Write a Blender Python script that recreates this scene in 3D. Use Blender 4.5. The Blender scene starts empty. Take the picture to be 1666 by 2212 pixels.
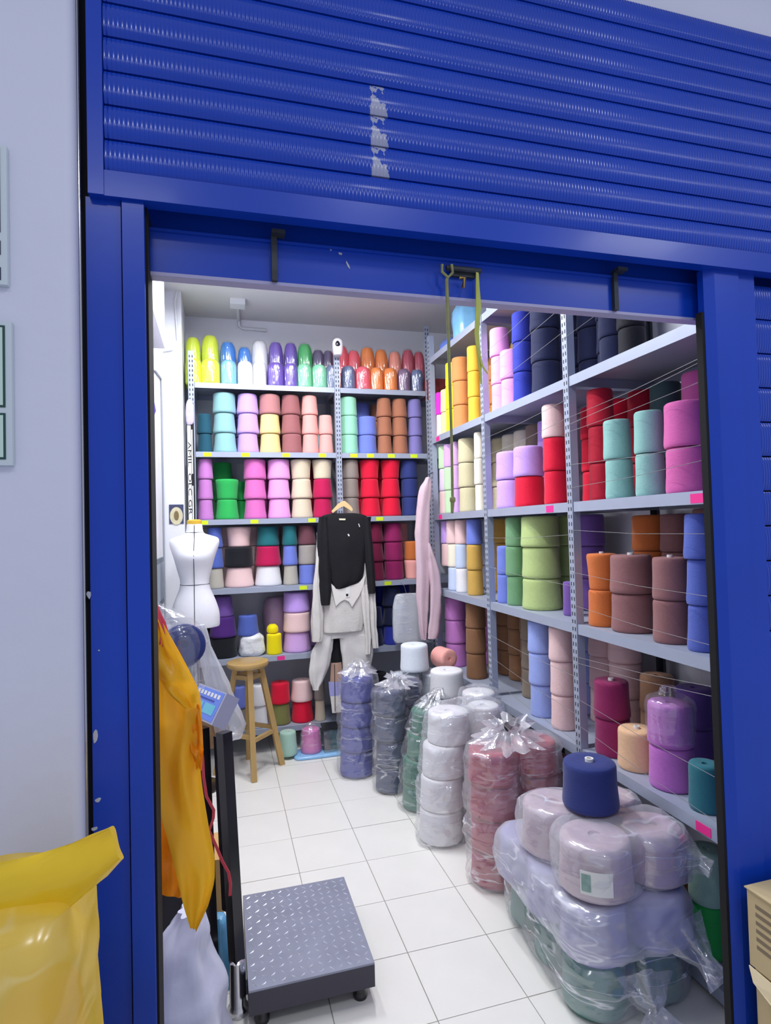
import bpy, math, random
from mathutils import Vector, Matrix, noise
random.seed(7)
C = bpy.context.scene.collection
SC = bpy.context.scene
# ------------------------------------------------------------------ camera, world, light, exposure
F = 1274.0
YAW, PITCH, ROLL = 0.272998, 0.0279887, -0.0268351
CH = 1.5                                   # camera height
_f = Vector((math.sin(YAW)*math.cos(PITCH), math.cos(YAW)*math.cos(PITCH), math.sin(PITCH)))
_r = Vector((math.cos(YAW), -math.sin(YAW), 0)); _u = _r.cross(_f)
FW = _f; RT = math.cos(ROLL)*_r + math.sin(ROLL)*_u; UP = math.cos(ROLL)*_u - math.sin(ROLL)*_r
cam = bpy.data.cameras.new('camera'); camo = bpy.data.objects.new('camera', cam); C.objects.link(camo)
cam.sensor_fit = 'HORIZONTAL'; cam.sensor_width = 36; cam.lens = 36*F/1666; cam.clip_start = 0.02
camo.matrix_world = Matrix(((RT.x, UP.x, -FW.x, 0), (RT.y, UP.y, -FW.y, 0), (RT.z, UP.z, -FW.z, CH), (0, 0, 0, 1)))
SC.camera = camo
SC.view_settings.view_transform = 'Standard'; SC.view_settings.look = 'None'; SC.view_settings.gamma = 1
SC.view_settings.use_curve_mapping = False; SC.view_settings.exposure = 0.0
SC.cycles.transparent_max_bounces = 24; SC.cycles.max_bounces = 8
wd = bpy.data.worlds.new('world'); SC.world = wd; wd.use_nodes = True
wd.node_tree.nodes['Background'].inputs[0].default_value = (0.74, 0.80, 1.0, 1)
wd.node_tree.nodes['Background'].inputs[1].default_value = 0.58
def area(name, loc, size, power, col=(1, 1, 1), rot=(0, 0, 0)):
    l = bpy.data.lights.new(name, 'AREA'); l.shape = 'RECTANGLE'; l.size, l.size_y = size; l.energy = power; l.color = col
    o = bpy.data.objects.new(name, l); o.location = loc; o.rotation_euler = rot; C.objects.link(o); return o
# corridor ceiling lamps behind the photographer
area('corridor_lamp_light', (0.77, -0.4, 3.37), (0.14, 0.3), 9, (0.93, 0.96, 1))
area('corridor_lamp_light', (2.3, -0.4, 3.1), (0.6, 0.3), 14, (0.93, 0.96, 1))
area('corridor_lamp_light', (-0.42, -0.4, 3.0), (0.5, 0.12), 5, (0.93, 0.96, 1))
# shop ceiling tubes (their housings are built below with the room)
TUBES = [((0.40, 1.95, 3.02), 21), ((0.72, 3.02, 3.02), 28), ((0.0, 3.28, 3.02), 19)]
for p, e in TUBES:
    area('shop_tube_light', (p[0], p[1], p[2]-0.03), (0.08, 1.0 if p[1] < 3 else 0.6), e, (0.95, 0.97, 1.0))

# ------------------------------------------------------------------ helpers
def ray(px, py): return FW + RT*((px-833)/F) + UP*((1106-py)/F)
def WY(px, py, Y): d = ray(px, py); t = Y/d.y; return Vector((d.x*t, Y, CH+d.z*t))
def WX(px, py, X): d = ray(px, py); t = X/d.x; return Vector((X, d.y*t, CH+d.z*t))
def WZ(px, py, z): d = ray(px, py); t = (z-CH)/d.z; return Vector((d.x*t, d.y*t, z))
def depth(p): return (Vector(p)-Vector((0, 0, CH))).dot(FW)
def solve_x(px, Y, z):
    k = (px-833)/F; a = RT - FW*k; zz = z-CH
    return -(a.y*Y + a.z*zz)/a.x
def solve_y(px, X, z):
    k = (px-833)/F; a = RT - FW*k; zz = z-CH
    return -(a.x*X + a.z*zz)/a.y
def s2l(h):
    v = [int(h[i:i+2], 16)/255 for i in (0, 2, 4)]
    return tuple(c/12.92 if c <= 0.04045 else ((c+0.055)/1.055)**2.4 for c in v) + (1,)
MATS = {}
def P(name, hexc, rough=0.6, metal=0.0, spec=0.5, emit=0, coat=0, var=0.0, vscale=8, bump=0.0, bscale=60, sheen=0, trans=0, alpha=1, sub=0):
    if name in MATS: return MATS[name]
    m = bpy.data.materials.new(name); m.use_nodes = True; nt = m.node_tree; b = nt.nodes['Principled BSDF']
    c = s2l(hexc); b.inputs['Base Color'].default_value = c; b.inputs['Roughness'].default_value = rough
    b.inputs['Metallic'].default_value = metal; b.inputs['Specular IOR Level'].default_value = spec
    b.inputs['Coat Weight'].default_value = coat; b.inputs['Coat Roughness'].default_value = 0.12
    b.inputs['Sheen Weight'].default_value = sheen; b.inputs['Alpha'].default_value = alpha
    if trans: b.inputs['Transmission Weight'].default_value = trans
    if emit: b.inputs['Emission Color'].default_value = c; b.inputs['Emission Strength'].default_value = emit
    tc = nt.nodes.new('ShaderNodeTexCoord')
    if var:
        n = nt.nodes.new('ShaderNodeTexNoise'); n.inputs['Scale'].default_value = vscale; n.inputs['Detail'].default_value = 4
        nt.links.new(tc.outputs['Object'], n.inputs['Vector'])
        mx = nt.nodes.new('ShaderNodeMix'); mx.data_type = 'RGBA'
        mx.inputs['A'].default_value = tuple(x*(1-var) for x in c[:3])+(1,); mx.inputs['B'].default_value = tuple(min(1, x*(1+var)) for x in c[:3])+(1,)
        nt.links.new(n.outputs['Fac'], mx.inputs['Factor']); nt.links.new(mx.outputs['Result'], b.inputs['Base Color'])
    if bump:
        n2 = nt.nodes.new('ShaderNodeTexNoise'); n2.inputs['Scale'].default_value = bscale; n2.inputs['Detail'].default_value = 5
        nt.links.new(tc.outputs['Object'], n2.inputs['Vector'])
        bp = nt.nodes.new('ShaderNodeBump'); bp.inputs['Strength'].default_value = bump; bp.inputs['Distance'].default_value = 0.01
        nt.links.new(n2.outputs['Fac'], bp.inputs['Height']); nt.links.new(bp.outputs['Normal'], b.inputs['Normal'])
    MATS[name] = m; return m
YARN = {'dark teal': '1F5468', 'seafoam': '8DBDBE', 'lavender': 'C6A2EE', 'butter yellow': 'F0D890', 'dusty rose': 'B67D7D', 'mauve': '9C6264',
 'peach pink': 'F0A79F', 'mint': '9ADDBB', 'periwinkle': '7080D2', 'caramel brown': 'A96E53', 'dusky lilac': '8078B4', 'orchid': 'C27DC4',
 'emerald green': '2BAE55', 'rose pink': 'D66FB6', 'light pink': 'EBA2E2', 'beige': 'D9CBB1', 'crimson': 'BC1150', 'taupe': '8F847D', 'bright red': 'DF1038',
 'navy': '2B3776', 'pale pink': 'F0CDCB', 'white': 'ECEBEE', 'greige': 'B7B2A6', 'blue': '5166B6', 'black': '14151E', 'teal': '1C6A72', 'plum brown': '6B3F4A',
 'burgundy': '8E1A58', 'maroon': '6E1038', 'rust orange': 'C06A32', 'violet': '70509C', 'deep violet': '4D2478', 'bright yellow': 'F6E200', 'olive': '7C7C48', 'ash grey': 'A49C96',
 'magenta': 'E02CC0', 'pale khaki': 'E3DA9E', 'lemon yellow': 'FBE61E', 'tan orange': 'DC9256', 'golden yellow': 'F2BE3E', 'candy pink': 'F2A8E4', 'royal blue': '2E3AA8',
 'midnight navy': '1A2146', 'pale lilac': 'D7C8E2', 'pale green': 'BCDCAE', 'lilac': 'D2A8E0', 'khaki beige': 'CFC5A0', 'cream': 'EFE8D2', 'dark red': 'B00E2C', 'aqua grey': '8CBDB5',
 'hot pink': 'D262A4', 'dark slate': '3B5355', 'ochre': 'CDA450', 'pale blue': 'C5D3EE', 'leaf green': '6F9C72', 'lime green': 'B5C983', 'burnt orange': 'CE7036', 'cocoa mauve': '8E6262',
 'cornflower blue': '5364B4', 'walnut brown': '855E40', 'stone brown': '7E7060', 'sky periwinkle': '98AAE6', 'blush pink': 'E8C6C4', 'wine': '8C2258', 'peach beige': 'E6BB92', 'tan': 'B98C6A',
 'purple orchid': 'BF70C4', 'deep teal': '2B6F7C', 'dark green': '155028', 'pale mint': 'A8CDBC', 'ice white': 'E6EDF6', 'salmon peach': 'F4AEA4', 'slate blue': '5A68A8', 'purple blue': '575CA8',
 'slate grey': '47506F', 'bottle green': '3E7A66', 'brick red': 'B02F48', 'mauve white': 'C4A8B4', 'lilac grey': '9C98CC', 'sea green': '2A8072'}
YM = {}
def yarn(c):
    if c in YM: return YM[c]
    m = bpy.data.materials.new('yarn '+c); m.use_nodes = True; nt = m.node_tree; b = nt.nodes['Principled BSDF']
    col = s2l(YARN[c]); b.inputs['Roughness'].default_value = 0.75; b.inputs['Specular IOR Level'].default_value = 0.25
    b.inputs['Sheen Weight'].default_value = 0.15
    tc = nt.nodes.new('ShaderNodeTexCoord')
    mp = nt.nodes.new('ShaderNodeMapping'); mp.inputs['Scale'].default_value = (3, 3, 30); nt.links.new(tc.outputs['Object'], mp.inputs['Vector'])
    n = nt.nodes.new('ShaderNodeTexNoise'); n.inputs['Scale'].default_value = 2.2; n.inputs['Detail'].default_value = 6; nt.links.new(mp.outputs[0], n.inputs['Vector'])
    mx = nt.nodes.new('ShaderNodeMix'); mx.data_type = 'RGBA'
    mx.inputs['A'].default_value = tuple(x*0.86 for x in col[:3])+(1,); mx.inputs['B'].default_value = tuple(min(1, x*1.1) for x in col[:3])+(1,)
    nt.links.new(n.outputs['Fac'], mx.inputs['Factor']); nt.links.new(mx.outputs['Result'], b.inputs['Base Color'])
    bp = nt.nodes.new('ShaderNodeBump'); bp.inputs['Strength'].default_value = 0.25; bp.inputs['Distance'].default_value = 0.004
    nt.links.new(n.outputs['Fac'], bp.inputs['Height']); nt.links.new(bp.outputs['Normal'], b.inputs['Normal'])
    YM[c] = m; return m
def film(name, tint='F4F6FF', haze=0.07, crease=0.35, gloss=0.09, scale=(6, 6, 10), width=0.03, rough=0.14):
    """thin plastic film: see-through, slightly hazy, glossy, with whitened crease lines"""
    if name in MATS: return MATS[name]
    m = bpy.data.materials.new(name); m.use_nodes = True; nt = m.node_tree; nt.nodes.remove(nt.nodes['Principled BSDF']); out = nt.nodes['Material Output']
    L = nt.links.new; N = nt.nodes.new
    tc = N('ShaderNodeTexCoord'); mp = N('ShaderNodeMapping'); mp.inputs['Scale'].default_value = scale; mp.inputs['Rotation'].default_value = (0.5, 0.6, 0.2)
    L(tc.outputs['Object'], mp.inputs['Vector'])
    n = N('ShaderNodeTexNoise'); n.inputs['Scale'].default_value = 1.0; n.inputs['Detail'].default_value = 2; n.inputs['Distortion'].default_value = 0.35
    L(mp.outputs[0], n.inputs['Vector'])
    ab = N('ShaderNodeMath'); ab.operation = 'SUBTRACT'; ab.inputs[1].default_value = 0.5; L(n.outputs['Fac'], ab.inputs[0])
    a2 = N('ShaderNodeMath'); a2.operation = 'ABSOLUTE'; L(ab.outputs[0], a2.inputs[0])
    mr = N('ShaderNodeMapRange'); mr.inputs['From Min'].default_value = 0.0; mr.inputs['From Max'].default_value = width
    mr.inputs['To Min'].default_value = 1.0; mr.inputs['To Max'].default_value = 0.0; L(a2.outputs[0], mr.inputs['Value'])
    n2 = N('ShaderNodeTexNoise'); n2.inputs['Scale'].default_value = 0.55; n2.inputs['Detail'].default_value = 2; L(mp.outputs[0], n2.inputs['Vector'])
    m2 = N('ShaderNodeMapRange'); m2.inputs['From Min'].default_value = 0.45; m2.inputs['From Max'].default_value = 0.65; L(n2.outputs['Fac'], m2.inputs['Value'])
    cr = N('ShaderNodeMath'); cr.operation = 'MULTIPLY'; L(mr.outputs[0], cr.inputs[0]); L(m2.outputs[0], cr.inputs[1])
    bp = N('ShaderNodeBump'); bp.inputs['Strength'].default_value = 0.8; bp.inputs['Distance'].default_value = 0.02
    L(n.outputs['Fac'], bp.inputs['Height'])
    tr = N('ShaderNodeBsdfTransparent'); df = N('ShaderNodeBsdfDiffuse'); df.inputs['Color'].default_value = s2l(tint); gl = N('ShaderNodeBsdfGlossy'); gl.inputs['Roughness'].default_value = rough
    L(bp.outputs['Normal'], gl.inputs['Normal'])
    h = N('ShaderNodeMath'); h.operation = 'MULTIPLY_ADD'; h.inputs[1].default_value = crease; h.inputs[2].default_value = haze; L(cr.outputs[0], h.inputs[0])
    s1 = N('ShaderNodeMixShader'); L(h.outputs[0], s1.inputs[0]); L(tr.outputs[0], s1.inputs[1]); L(df.outputs[0], s1.inputs[2])
    g = N('ShaderNodeMath'); g.operation = 'MULTIPLY_ADD'; g.inputs[1].default_value = 0.2; g.inputs[2].default_value = gloss; L(cr.outputs[0], g.inputs[0])
    s2 = N('ShaderNodeMixShader'); L(g.outputs[0], s2.inputs[0]); L(s1.outputs[0], s2.inputs[1]); L(gl.outputs[0], s2.inputs[2]); L(s2.outputs[0], out.inputs[0])
    MATS[name] = m; return m
def thin_plastic(name, hexc, rough=0.35, through=0.45, thru=None):
    """coloured bag plastic that lets light through"""
    m = P(name, hexc, rough, var=0.08, vscale=8, bump=0.2, bscale=9, coat=0.2); nt = m.node_tree; b = nt.nodes['Principled BSDF']
    tl = nt.nodes.new('ShaderNodeBsdfTranslucent'); tl.inputs['Color'].default_value = s2l(thru or hexc); ms = nt.nodes.new('ShaderNodeMixShader'); ms.inputs[0].default_value = through
    nt.links.new(b.outputs[0], ms.inputs[1]); nt.links.new(tl.outputs[0], ms.inputs[2]); nt.links.new(ms.outputs[0], nt.nodes['Material Output'].inputs[0]); return m

class MB:
    def __init__(s): s.v = []; s.f = []
    def add(s, vs, fs):
        n = len(s.v); s.v += [tuple(v) for v in vs]; s.f += [tuple(i+n for i in f) for f in fs]; return s
    def box(s, x0, x1, y0, y1, z0, z1, M=None):
        vs = [Vector((x, y, z)) for z in (z0, z1) for y in (y0, y1) for x in (x0, x1)]
        if M: vs = [M @ v for v in vs]
        return s.add(vs, [(0, 2, 3, 1), (4, 5, 7, 6), (0, 1, 5, 4), (2, 6, 7, 3), (0, 4, 6, 2), (1, 3, 7, 5)])
    def loft(s, rings, cap=True, closed=True):
        n = len(rings[0]); vs = [v for r in rings for v in r]; fs = []
        for i in range(len(rings)-1):
            for j in range(n if closed else n-1):
                k = (j+1) % n; fs.append((i*n+j, i*n+k, (i+1)*n+k, (i+1)*n+j))
        if cap:
            fs.append(tuple(reversed(range(n)))); fs.append(tuple((len(rings)-1)*n+j for j in range(n)))
        return s.add(vs, fs)
    def lathe(s, prof, n=24, c=(0, 0, 0)):
        rings = [[(c[0]+r*math.cos(2*math.pi*j/n), c[1]+r*math.sin(2*math.pi*j/n), c[2]+z) for j in range(n)] for r, z in prof]
        return s.loft(rings)
    def tube(s, pts, rad, n=8):
        pts = [Vector(p) for p in pts]; rings = []; up = Vector((0.13, 0.31, 0.94))
        for i, p in enumerate(pts):
            t = (pts[min(i+1, len(pts)-1)]-pts[max(i-1, 0)]).normalized()
            a = t.cross(up)
            if a.length < 1e-4: a = t.cross(Vector((1, 0, 0)))
            a.normalize(); b = t.cross(a); rr = rad[i] if isinstance(rad, (list, tuple)) else rad
            rings.append([p+a*rr*math.cos(2*math.pi*j/n)+b*rr*math.sin(2*math.pi*j/n) for j in range(n)])
        return s.loft(rings)
    def ribbon(s, pts, w, t=0.0015, axis=(1, 0, 0)):
        ax = Vector(axis).normalized(); rings = []; pts = [Vector(p) for p in pts]
        for i, p in enumerate(pts):
            tg = (pts[min(i+1, len(pts)-1)]-pts[max(i-1, 0)]).normalized(); nn = tg.cross(ax).normalized()*t; ww = (w[i] if isinstance(w, (list, tuple)) else w)/2
            rings.append([p-ax*ww-nn, p+ax*ww-nn, p+ax*ww+nn, p-ax*ww+nn])
        return s.loft(rings)
    def prism(s, poly, y0, y1):             # poly in x,z
        n = len(poly); vs = [(x, y0, z) for x, z in poly]+[(x, y1, z) for x, z in poly]
        return s.add(vs, [tuple(range(n)), tuple(reversed(range(n, 2*n)))]+[(i, i+n, (i+1) % n+n, (i+1) % n) for i in range(n)])
    def mesh(s, name, smooth=None):
        me = bpy.data.meshes.new(name); me.from_pydata(s.v, [], s.f); me.update()
        import bmesh
        bm = bmesh.new(); bm.from_mesh(me); bmesh.ops.recalc_face_normals(bm, faces=bm.faces); bm.to_mesh(me); bm.free()
        if smooth is not None:
            me.polygons.foreach_set('use_smooth', [True]*len(me.polygons)); me.set_sharp_from_angle(angle=math.radians(smooth))
        return me
    def build(s, name, mat, parent=None, smooth=None, loc=None):
        return obj(name, s.mesh(name, smooth), mat, parent, loc)
def obj(name, me, mat, parent=None, loc=None):
    o = bpy.data.objects.new(name, me); C.objects.link(o)
    if len(me.materials) == 0: me.materials.append(mat)
    if me.materials[0] is not mat: o.material_slots[0].link = 'OBJECT'; o.material_slots[0].material = mat
    if parent: o.parent = parent
    if loc is not None: o.location = loc
    return o
def tag(o, label, cat, group=None, kind=None):
    o['label'] = label; o['category'] = cat
    if group: o['group'] = group
    if kind: o['kind'] = kind
    return o
def thing(name, label, cat, loc=(0, 0, 0), group=None, rz=0):
    o = bpy.data.objects.new(name, None); C.objects.link(o); o.location = loc; o.rotation_euler.z = rz; o.empty_display_size = 0.05
    return tag(o, label, cat, group)
def struct(o, label=None):
    o['kind'] = 'structure'
    if label: o['label'] = label
    return o
def nz(x, y, z, s=1.0): return noise.noise(Vector((x*s, y*s, z*s)))
def soft(rows, n=36, p=2.3, wr=0.0, ws=9, folds=0, famp=0.0, seed=0.0, interp=3):
    """loft of superellipses; rows = (cx, cy, z, rx, ry)"""
    R = []
    for i in range(len(rows)-1):
        a, b = rows[i], rows[i+1]; a0 = rows[max(i-1, 0)]; b1 = rows[min(i+2, len(rows)-1)]
        for k in range(interp):
            t = k/interp; q = []
            for u in range(5):
                m0 = (b[u]-a0[u])/2; m1 = (b1[u]-a[u])/2; t2, t3 = t*t, t*t*t
                q.append((2*t3-3*t2+1)*a[u]+(t3-2*t2+t)*m0+(-2*t3+3*t2)*b[u]+(t3-t2)*m1)
            q[3] = max(q[3], 0.001); q[4] = max(q[4], 0.001); R.append(q)
    R.append(rows[-1]); rings = []
    for cx, cy, z, rx, ry in R:
        ring = []
        for j in range(n):
            th = 2*math.pi*j/n; c, s_ = math.cos(th), math.sin(th)
            x = math.copysign(abs(c)**(2/p), c)*rx; y = math.copysign(abs(s_)**(2/p), s_)*ry
            d = wr*nz(cx+x+seed, cy+y, z, ws)+0.5*wr*nz(cx+x, cy+y+seed, z, ws*2.3) if wr else 0
            if folds: d += famp*math.sin(folds*th+seed+3*nz(seed, z, 0, 3))
            L = math.hypot(x, y) or 1; k = 1+d/max(L, 0.02)
            ring.append((cx+x*k, cy+y*k, z))
        rings.append(ring)
    return MB().loft(rings)
def rows_px(data, Y, ry):
    """(py, pxl, pxr) rows seen at distance Y -> soft rows"""
    out = []
    for i, d in enumerate(data):
        py, l, r = d[:3]; yy = d[3] if len(d) > 3 else Y; a = WY(l, py, yy); b = WY(r, py, yy)
        out.append(((a.x+b.x)/2, yy, (a.z+b.z)/2, max((b.x-a.x)/2, 0.002), ry[i] if isinstance(ry, list) else ry))
    return out
def text_mesh(txt, size, ext=0.0006):
    cu = bpy.data.curves.new('lettering', 'FONT'); cu.body = txt; cu.size = size; cu.extrude = ext; cu.align_x = 'CENTER'; cu.align_y = 'CENTER'
    o = bpy.data.objects.new('tmp', cu); C.objects.link(o); bpy.context.view_layer.update()
    me = bpy.data.meshes.new_from_object(o.evaluated_get(bpy.context.evaluated_depsgraph_get())); bpy.data.objects.remove(o); return me

# ------------------------------------------------------------------ materials
white_wall = P('white plaster', 'E4E6EC', 0.75, var=0.04, vscale=5, bump=0.12, bscale=25)
grey_wall = P('outer wall paint', 'D6D8E8', 0.6, var=0.05, vscale=3, bump=0.2, bscale=18)
ceil_m = P('ceiling paint', 'D8D8DA', 0.8, var=0.03)
tile_m = P('cream floor tile', 'E6E4DE', 0.28, var=0.05, vscale=6, bump=0.02, bscale=30)
grout_m = P('grout', '9B968F', 0.9, var=0.2, vscale=20)
steel = P('grey shelf enamel', 'A3ABBD', 0.42, 0.15, var=0.06, vscale=12)
slot_m = P('slot dark', '20242C', 0.9)
dark_m = P('dark gap', '08080C', 0.9)
chrome = P('chrome', 'C8C8CC', 0.18, 1.0)
blackm = P('black enamel', '17141C', 0.28, 0.2, coat=0.4)
wood = P('varnished pine', 'B7965C', 0.42, var=0.18, vscale=7, coat=0.2)
paper_y = P('yellow tag', 'D4EC1E', 0.7)
paper_p = P('pink tag', 'F02C8C', 0.7)
white_p = P('white paper', 'E8E8E4', 0.7)
chip_m = P('bare primer', 'B9BAC4', 0.6)
clear = film('clear film', haze=0.07, crease=0.5, gloss=0.13, scale=(4, 4, 22), width=0.022)
clear2 = film('clear film dense', haze=0.17, crease=0.6, gloss=0.15, scale=(4, 4, 20), width=0.024)
wrapm = film('clear bundle wrap', haze=0.02, crease=0.4, gloss=0.12, scale=(2.2, 2.2, 1.2), width=0.05, rough=0.12)
def blue_mat(name, hexc='0B3EB2', ribs=False, rough=0.32):
    m = P(name, hexc, rough, 0.0, 0.38, coat=0.06)
    nt = m.node_tree; b = nt.nodes['Principled BSDF']; tc = nt.nodes.new('ShaderNodeTexCoord')
    n = nt.nodes.new('ShaderNodeTexNoise'); n.inputs['Scale'].default_value = 3.5; n.inputs['Detail'].default_value = 6; nt.links.new(tc.outputs['Object'], n.inputs['Vector'])
    c = s2l(hexc); mx = nt.nodes.new('ShaderNodeMix'); mx.data_type = 'RGBA'
    mx.inputs['A'].default_value = tuple(x*0.85 for x in c[:3])+(1,); mx.inputs['B'].default_value = tuple(x*1.15 for x in c[:3])+(1,)
    nt.links.new(n.outputs['Fac'], mx.inputs['Factor']); nt.links.new(mx.outputs['Result'], b.inputs['Base Color'])
    bp = nt.nodes.new('ShaderNodeBump'); bp.inputs['Distance'].default_value = 0.002
    if ribs:
        w = nt.nodes.new('ShaderNodeTexWave'); w.wave_type = 'BANDS'; w.bands_direction = 'X'; w.inputs['Scale'].default_value = 39; w.inputs['Distortion'].default_value = 0
        nt.links.new(tc.outputs['Object'], w.inputs['Vector']); bp.inputs['Strength'].default_value = 0.55; nt.links.new(w.outputs['Fac'], bp.inputs['Height'])
        # pale speckle mixed into the slat colour in one upright band
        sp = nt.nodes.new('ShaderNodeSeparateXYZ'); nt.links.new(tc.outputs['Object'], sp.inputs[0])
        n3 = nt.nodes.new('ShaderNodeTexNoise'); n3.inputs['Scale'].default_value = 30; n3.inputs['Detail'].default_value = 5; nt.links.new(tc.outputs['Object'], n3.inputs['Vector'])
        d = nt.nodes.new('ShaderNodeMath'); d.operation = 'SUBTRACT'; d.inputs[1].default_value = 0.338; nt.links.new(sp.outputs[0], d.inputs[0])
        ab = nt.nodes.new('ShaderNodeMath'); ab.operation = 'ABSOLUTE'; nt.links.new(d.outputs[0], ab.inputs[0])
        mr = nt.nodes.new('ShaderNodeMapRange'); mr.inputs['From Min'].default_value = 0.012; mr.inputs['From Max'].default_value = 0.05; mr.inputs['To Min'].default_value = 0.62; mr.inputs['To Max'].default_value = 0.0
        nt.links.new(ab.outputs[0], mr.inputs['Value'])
        at = nt.nodes.new('ShaderNodeAttribute'); at.attribute_type = 'OBJECT'; at.attribute_name = 'pale_speckle'
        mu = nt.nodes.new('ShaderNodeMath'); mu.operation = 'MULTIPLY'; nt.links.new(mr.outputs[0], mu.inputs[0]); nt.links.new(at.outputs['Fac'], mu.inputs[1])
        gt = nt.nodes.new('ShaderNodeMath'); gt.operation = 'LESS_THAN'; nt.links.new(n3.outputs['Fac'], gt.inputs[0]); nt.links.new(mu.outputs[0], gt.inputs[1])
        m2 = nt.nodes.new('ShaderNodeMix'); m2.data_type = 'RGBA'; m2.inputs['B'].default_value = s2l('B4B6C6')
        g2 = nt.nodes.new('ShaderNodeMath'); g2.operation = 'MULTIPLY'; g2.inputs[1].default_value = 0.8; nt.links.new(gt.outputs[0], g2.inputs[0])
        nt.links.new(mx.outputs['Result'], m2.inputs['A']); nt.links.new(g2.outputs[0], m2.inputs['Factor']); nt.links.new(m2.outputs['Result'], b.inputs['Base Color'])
    else:
        bp.inputs['Strength'].default_value = 0.25; nt.links.new(n.outputs['Fac'], bp.inputs['Height'])
    nt.links.new(bp.outputs['Normal'], b.inputs['Normal']); return m
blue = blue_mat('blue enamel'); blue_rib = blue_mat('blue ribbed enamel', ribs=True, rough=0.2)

# ------------------------------------------------------------------ room shell
D = 1.20; XL = -0.36; XR = 1.95; YB = 4.52; ZC = 3.10
fl = struct(MB().box(XL-0.3, XR+0.9, 0.2, YB, -0.05, -0.004).build('floor', grout_m), 'cream tiled shop floor')
tp = 0.3035; tm = MB().box(0.0015, tp-0.0015, 0.0015, tp-0.0015, -0.012, 0.0).mesh('tile')
ix0 = math.floor((XL-0.305)/tp); iy0 = -5
for i in range(ix0, ix0+9):
    for j in range(iy0, 7):
        x = 0.305+i*tp; y = 2.646+j*tp
        if x > XR or y+tp > YB+0.2 or y < 1.1: continue
        obj('tile', tm, tile_m, fl, (x, y, random.uniform(-0.0006, 0.0004)))
struct(MB().box(XL-0.1, XL, D+0.3, YB, 0, ZC).build('wall_left', white_wall), 'white left shop wall')
struct(MB().box(XL-0.1, XR+0.1, YB, YB+0.1, 0, ZC).build('wall_back', white_wall), 'white wall behind the back shelving')
struct(MB().box(XR, XR+0.1, D+0.1, YB, 0, ZC).build('wall_right', white_wall), 'white wall behind the side shelving')
struct(MB().box(XL-0.1, XR+0.1, D+0.06, YB+0.1, ZC, ZC+0.1).build('ceiling', ceil_m), 'pale shop ceiling')
struct(MB().box(XL, -0.225, 4.06, YB, 0, ZC).build('wall_pillar', white_wall), 'white pillar in the corner by the dress form')
struct(MB().box(XL, -0.292, 1.5, 3.60, 2.575, ZC).build('trim_1', white_wall), 'boxed soffit along the left wall under the ceiling')
# front of the building around the opening
mb = MB(); n = 10; prof = [(-1.6, 1.16)]
for k in range(n+1):
    a = math.pi/2*k/n; prof.append((-0.262+0.018*math.sin(a), 1.178-0.018*math.cos(a)))
prof += [(-0.244, 1.5), (-1.6, 1.5)]
mb.loft([[(x, y, z) for x, y in prof] for z in (0, 3.8)])
wf = struct(mb.build('wall_front', grey_wall, smooth=40), 'pale lilac-grey wall beside the blue door frame')
struct(MB().box(-0.244, 2.6, 1.215, 1.5, 2.757, 3.45).build('wall_lintel', grey_wall), 'pale wall strip above the blue shutter')
struct(MB().box(-1.6, 2.8, 0.9, 1.6, 3.46, 3.6).build('ceiling_corridor', P('corridor grey', '8E90A0', 0.8)), 'grey corridor ceiling edge above the shutter')
struct(MB().box(1.36, 2.6, 1.34, 1.38, 0, 2.76).build('wall_front', blue), 'blue steel wall behind the neighbouring shutter')
struct(MB().tube([(-0.2415, 1.186, 0), (-0.2415, 1.186, 3.8)], 0.0016).build('trim_2', chrome, smooth=40), 'thin bright metal strip beside the blue post')

struct(MB().box(-0.247, -0.225, 1.21, 1.4, 0, 3.4).build('trim_5', dark_m), 'dark gap between the outer wall and the blue post')
# door posts
def chip(parent, px, py, Y, w, h, seed):
    c = WY(px, py, Y); pts = []
    rnd = random.Random(seed)
    for k in range(9):
        a = 2*math.pi*k/9; q = rnd.uniform(0.6, 1.1); pts.append((c.x+w/2*q*math.cos(a), c.z+h/2*q*math.sin(a)))
    MB().prism(pts, Y-0.0012, Y+0.001).build('paint_chip', chip_m, parent)
pl = bpy.data.objects.new('trim_3', None); C.objects.link(pl); struct(pl, 'blue steel door post beside the pale wall')
MB().box(-0.234, -0.173, 1.200, 1.30, 0, 2.14).build('outer_channel', blue, pl)
MB().box(-0.170, -0.131, 1.192, 1.29, 0, 2.14).build('inner_channel', blue, pl)
MB().box(-0.173, -0.170, 1.21, 1.29, 0, 2.14).build('seam', dark_m, pl)
MB().box(-0.131, -0.127, 1.21, 1.29, 0, 2.14).build('rubber_edge', dark_m, pl)
for k, (px, py, w, h) in enumerate(((206, 1590, .009, .03), (212, 1728, .013, .008), (204, 1790, .010, .008), (192, 1285, .010, .016), (205, 2128, .006, .02), (214, 1405, .003, .003))):
    chip(pl, px, py, 1.199, w, h, k)
pr = bpy.data.objects.new('trim_4', None); C.objects.link(pr); struct(pr, 'blue steel door post by the side shelving')
MB().box(1.189, 1.1966, 1.212, 1.232, 0, 2.03).build('guide_gap', dark_m, pr)
MB().add([(1.1968, 1.211, 0), (1.222, 1.2, 0), (1.222, 1.23, 0), (1.1968, 1.23, 0), (1.1968, 1.211, 2.14), (1.222, 1.2, 2.14), (1.222, 1.23, 2.14), (1.1968, 1.23, 2.14)], [(0, 1, 5, 4), (1, 2, 6, 5), (2, 3, 7, 6), (3, 0, 4, 7), (3, 2, 1, 0), (4, 5, 6, 7)]).build('guide_return', blue, pr)
MB().box(1.222, 1.299, 1.20, 1.236, 0, 2.14).build('outer_channel', blue, pr)
MB().box(1.302, 1.356, 1.206, 1.30, 0, 2.14).build('inner_channel', blue, pr)
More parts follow.
